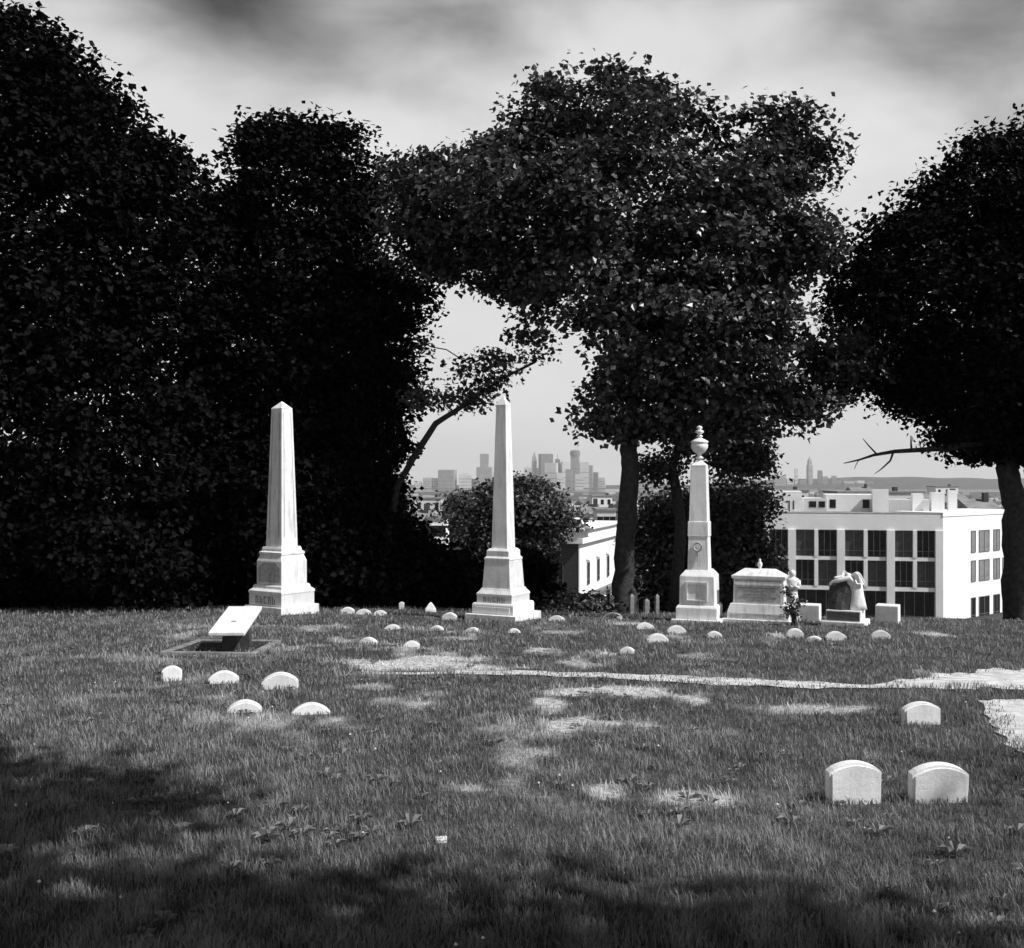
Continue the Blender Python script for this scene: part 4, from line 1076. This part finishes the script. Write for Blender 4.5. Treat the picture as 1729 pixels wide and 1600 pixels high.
# ------------------------------------------------------------------ skyline
M_TW = [mat('tower_grey', .30, .6, .2, .03), mat('tower_pale', .6, .6, .15, .03), mat('tower_dark', .17, .5, .2, .03)]
def tower(px0, px1, ytop, label, mi=0, cap=None, d=5800, spire=0, podium=None):
    s = d/F; xa, xb = (px0-864.5)*s, (px1-864.5)*s; zt = EYE+(HZ-ytop)*s
    r = thing('skyscraper', label, 'skyscraper', ((xa+xb)/2, d, -76), R(random.uniform(-14, 14)), 'skyline towers')
    w = (xb-xa)/2; H = zt+76; dw = w*random.uniform(.8,1.1)
    mb = MB()
    q = lambda a, b, z_: [(-a,-b,z_),(a,-b,z_),(a,b,z_),(-a,b,z_)]
    if cap == 'point': mb.rings([q(w,dw,0), q(w,dw,H*.74), q(w*.7,dw*.7,H*.86), q(w*.05,dw*.05,H)])
    elif cap == 'slant':
        mb.rings([q(w,dw,0), [(-w,-dw,H),(w,-dw,H*.86),(w,dw,H*.86),(-w,dw,H)]])
    elif cap == 'taper': mb.rings([q(w,dw,0), q(w*.95,dw*.95,H*.78), q(w*.72,dw*.72,H*.8), q(w*.66,dw*.66,H*.93), q(w*.35,dw*.35,H)])
    elif cap == 'step': mb.rings([q(w,dw,0), q(w,dw,H*.86), q(w*.7,dw*.7,H*.861), q(w*.7,dw*.7,H)])
    else: mb.rings([q(w,dw,0), q(w,dw,H)])
    mb.build('tower_shaft', M_TW[mi], r)
    if cap == 'drum': MB().lathe([(w*1.05,H),(w*1.25,H+3),(w*1.25,H+26),(w*.7,H+33)], n=12).build('drum_top', M_TW[2], r)
    if spire: MB().sq([(2.2,H-2),(.8,H+spire)]).build('spire', M_TW[0], r)
    if podium: MB().sq([(w*podium[0],0),(w*podium[0],H*podium[1])]).build('podium', M_TW[0], r)
    # recessed floor bands that still read at this distance
    for k in range(1, 4):
        MB().box(-w*1.004, w*1.004, -dw*1.004, dw*1.004, H*k*.2, H*k*.2+3).build('floor_band', M_TW[2], r)
TW = [(733,742,807,'short pale tower at the left end of the skyline',1),(742,769,793,'broad grey block left of the slender slab tower',0),(775,796,798,'low pale block with a stepped top, right of the broad grey block',1,'step'),
 (811,825,766,'tall slab tower just left of the middle obelisk',0,None,5800,0,(1.8,.62)),(886,897,789,'small tower with a spire right of the middle obelisk',1,None,5900,14),
 (898,906,762,'slim tower with a pointed roof right of the middle obelisk',0,'point'),(911,932,766,'wide dark flat-topped tower right of the pointed one',2),(921,941,781,'pale lower tower overlapping the wide dark one',1,None,5600),
 (936,947,775,'dark stepped tower with a thin mast',2,'step',5850,30),(948,960,779,'pale narrow tower between mast tower and drum-topped tower',1,None,5700),
 (964,978,770,'tall tower crowned by a dark drum',0,'drum'),(980,994,780,'pale tower right of the drum-topped one',1),(993,1001,785,'narrow grey tower near the maple trunk',0),(1002,1010,797,'thin dark tower closest to the maple trunk\'s left side',2,None,5600),
 (1077,1094,793,'broad grey tower just right of the maple trunk',0),(1103,1111,806,'small pale tower in the leaves right of the maple trunk',1),
 (1305,1325,801,'slanting-topped pale tower above the white building\'s left end',0,'slant'),(1342,1347,791,'very thin pale tower under hanging leaves',1),(1363,1371,774,'tallest slim tapering tower over the white building',0,'taper',5800,14),
 (1381,1388,794,'slim dark tower right of the tall tapering one',2),(1389,1397,804,'shorter grey tower touching the slim dark one',0),(1404,1412,803,'lone small tower right of the slim pair',0),(1414,1421,810,'low grey block right of the lone small tower',0),
 (1425,1442,812,'low wide block at the right end of the skyline',1)]
TW += [(700,712,812,'low pale tower at the left end, seen past the leaning tree',1),(716,730,806,'pale low slab left of the short pale tower',1),(797,808,808,'low block between stepped block and tall slab tower',0),
 (826,834,797,'tower hugging the middle obelisk\'s left edge',1),(872,884,800,'low pale tower right beside the middle obelisk',1),(905,912,790,'narrow tower between the pointed and the wide dark tower',1),
 (940,950,798,'short pale block in front of the mast tower',1,None,5500),(955,966,792,'short grey block in front of the drum-topped tower',0,None,5500),(971,985,800,'low white block below the drum-topped tower',1,None,5400),
 (1010,1022,806,'pale low tower partly behind the maple trunk',1),(1094,1103,800,'pale tower between the two towers right of the maple trunk',1),(1326,1338,808,'low block right of the slanting-topped tower',1),
 (1350,1361,810,'low block left of the tall tapering tower',0),(1446,1458,811,'small white block beyond the low wide block',1),(1464,1474,813,'tiny grey block farthest right in the skyline',0)]
for t in TW: tower(*t)
tag_n = 0
# ------------------------------------------------------------------ air
hz = MB().box(-6400, 6400, -65, 7700, -80, 190).build('haze', None)
hz['kind'] = 'stuff'
hm = bpy.data.materials.new('haze_air'); hm.use_nodes = True
nn_ = hm.node_tree.nodes; nn_.clear()
ho = nn_.new('ShaderNodeOutputMaterial'); pv = nn_.new('ShaderNodeVolumePrincipled')
pv.inputs['Color'].default_value = (1, 1, 1, 1); pv.inputs['Density'].default_value = 8e-5; pv.inputs['Anisotropy'].default_value = 0.2
for k in ('Density Attribute', 'Color Attribute', 'Temperature Attribute'):
    if k in pv.inputs: pv.inputs[k].default_value = ''
try: hm.cycles.homogeneous_volume = True
except Exception: pass
hm.node_tree.links.new(pv.outputs['Volume'], ho.inputs['Volume'])
hz.data.materials.append(hm)
tag(hz, 'thin pale summer haze hanging over the harbour and town', 'haze')
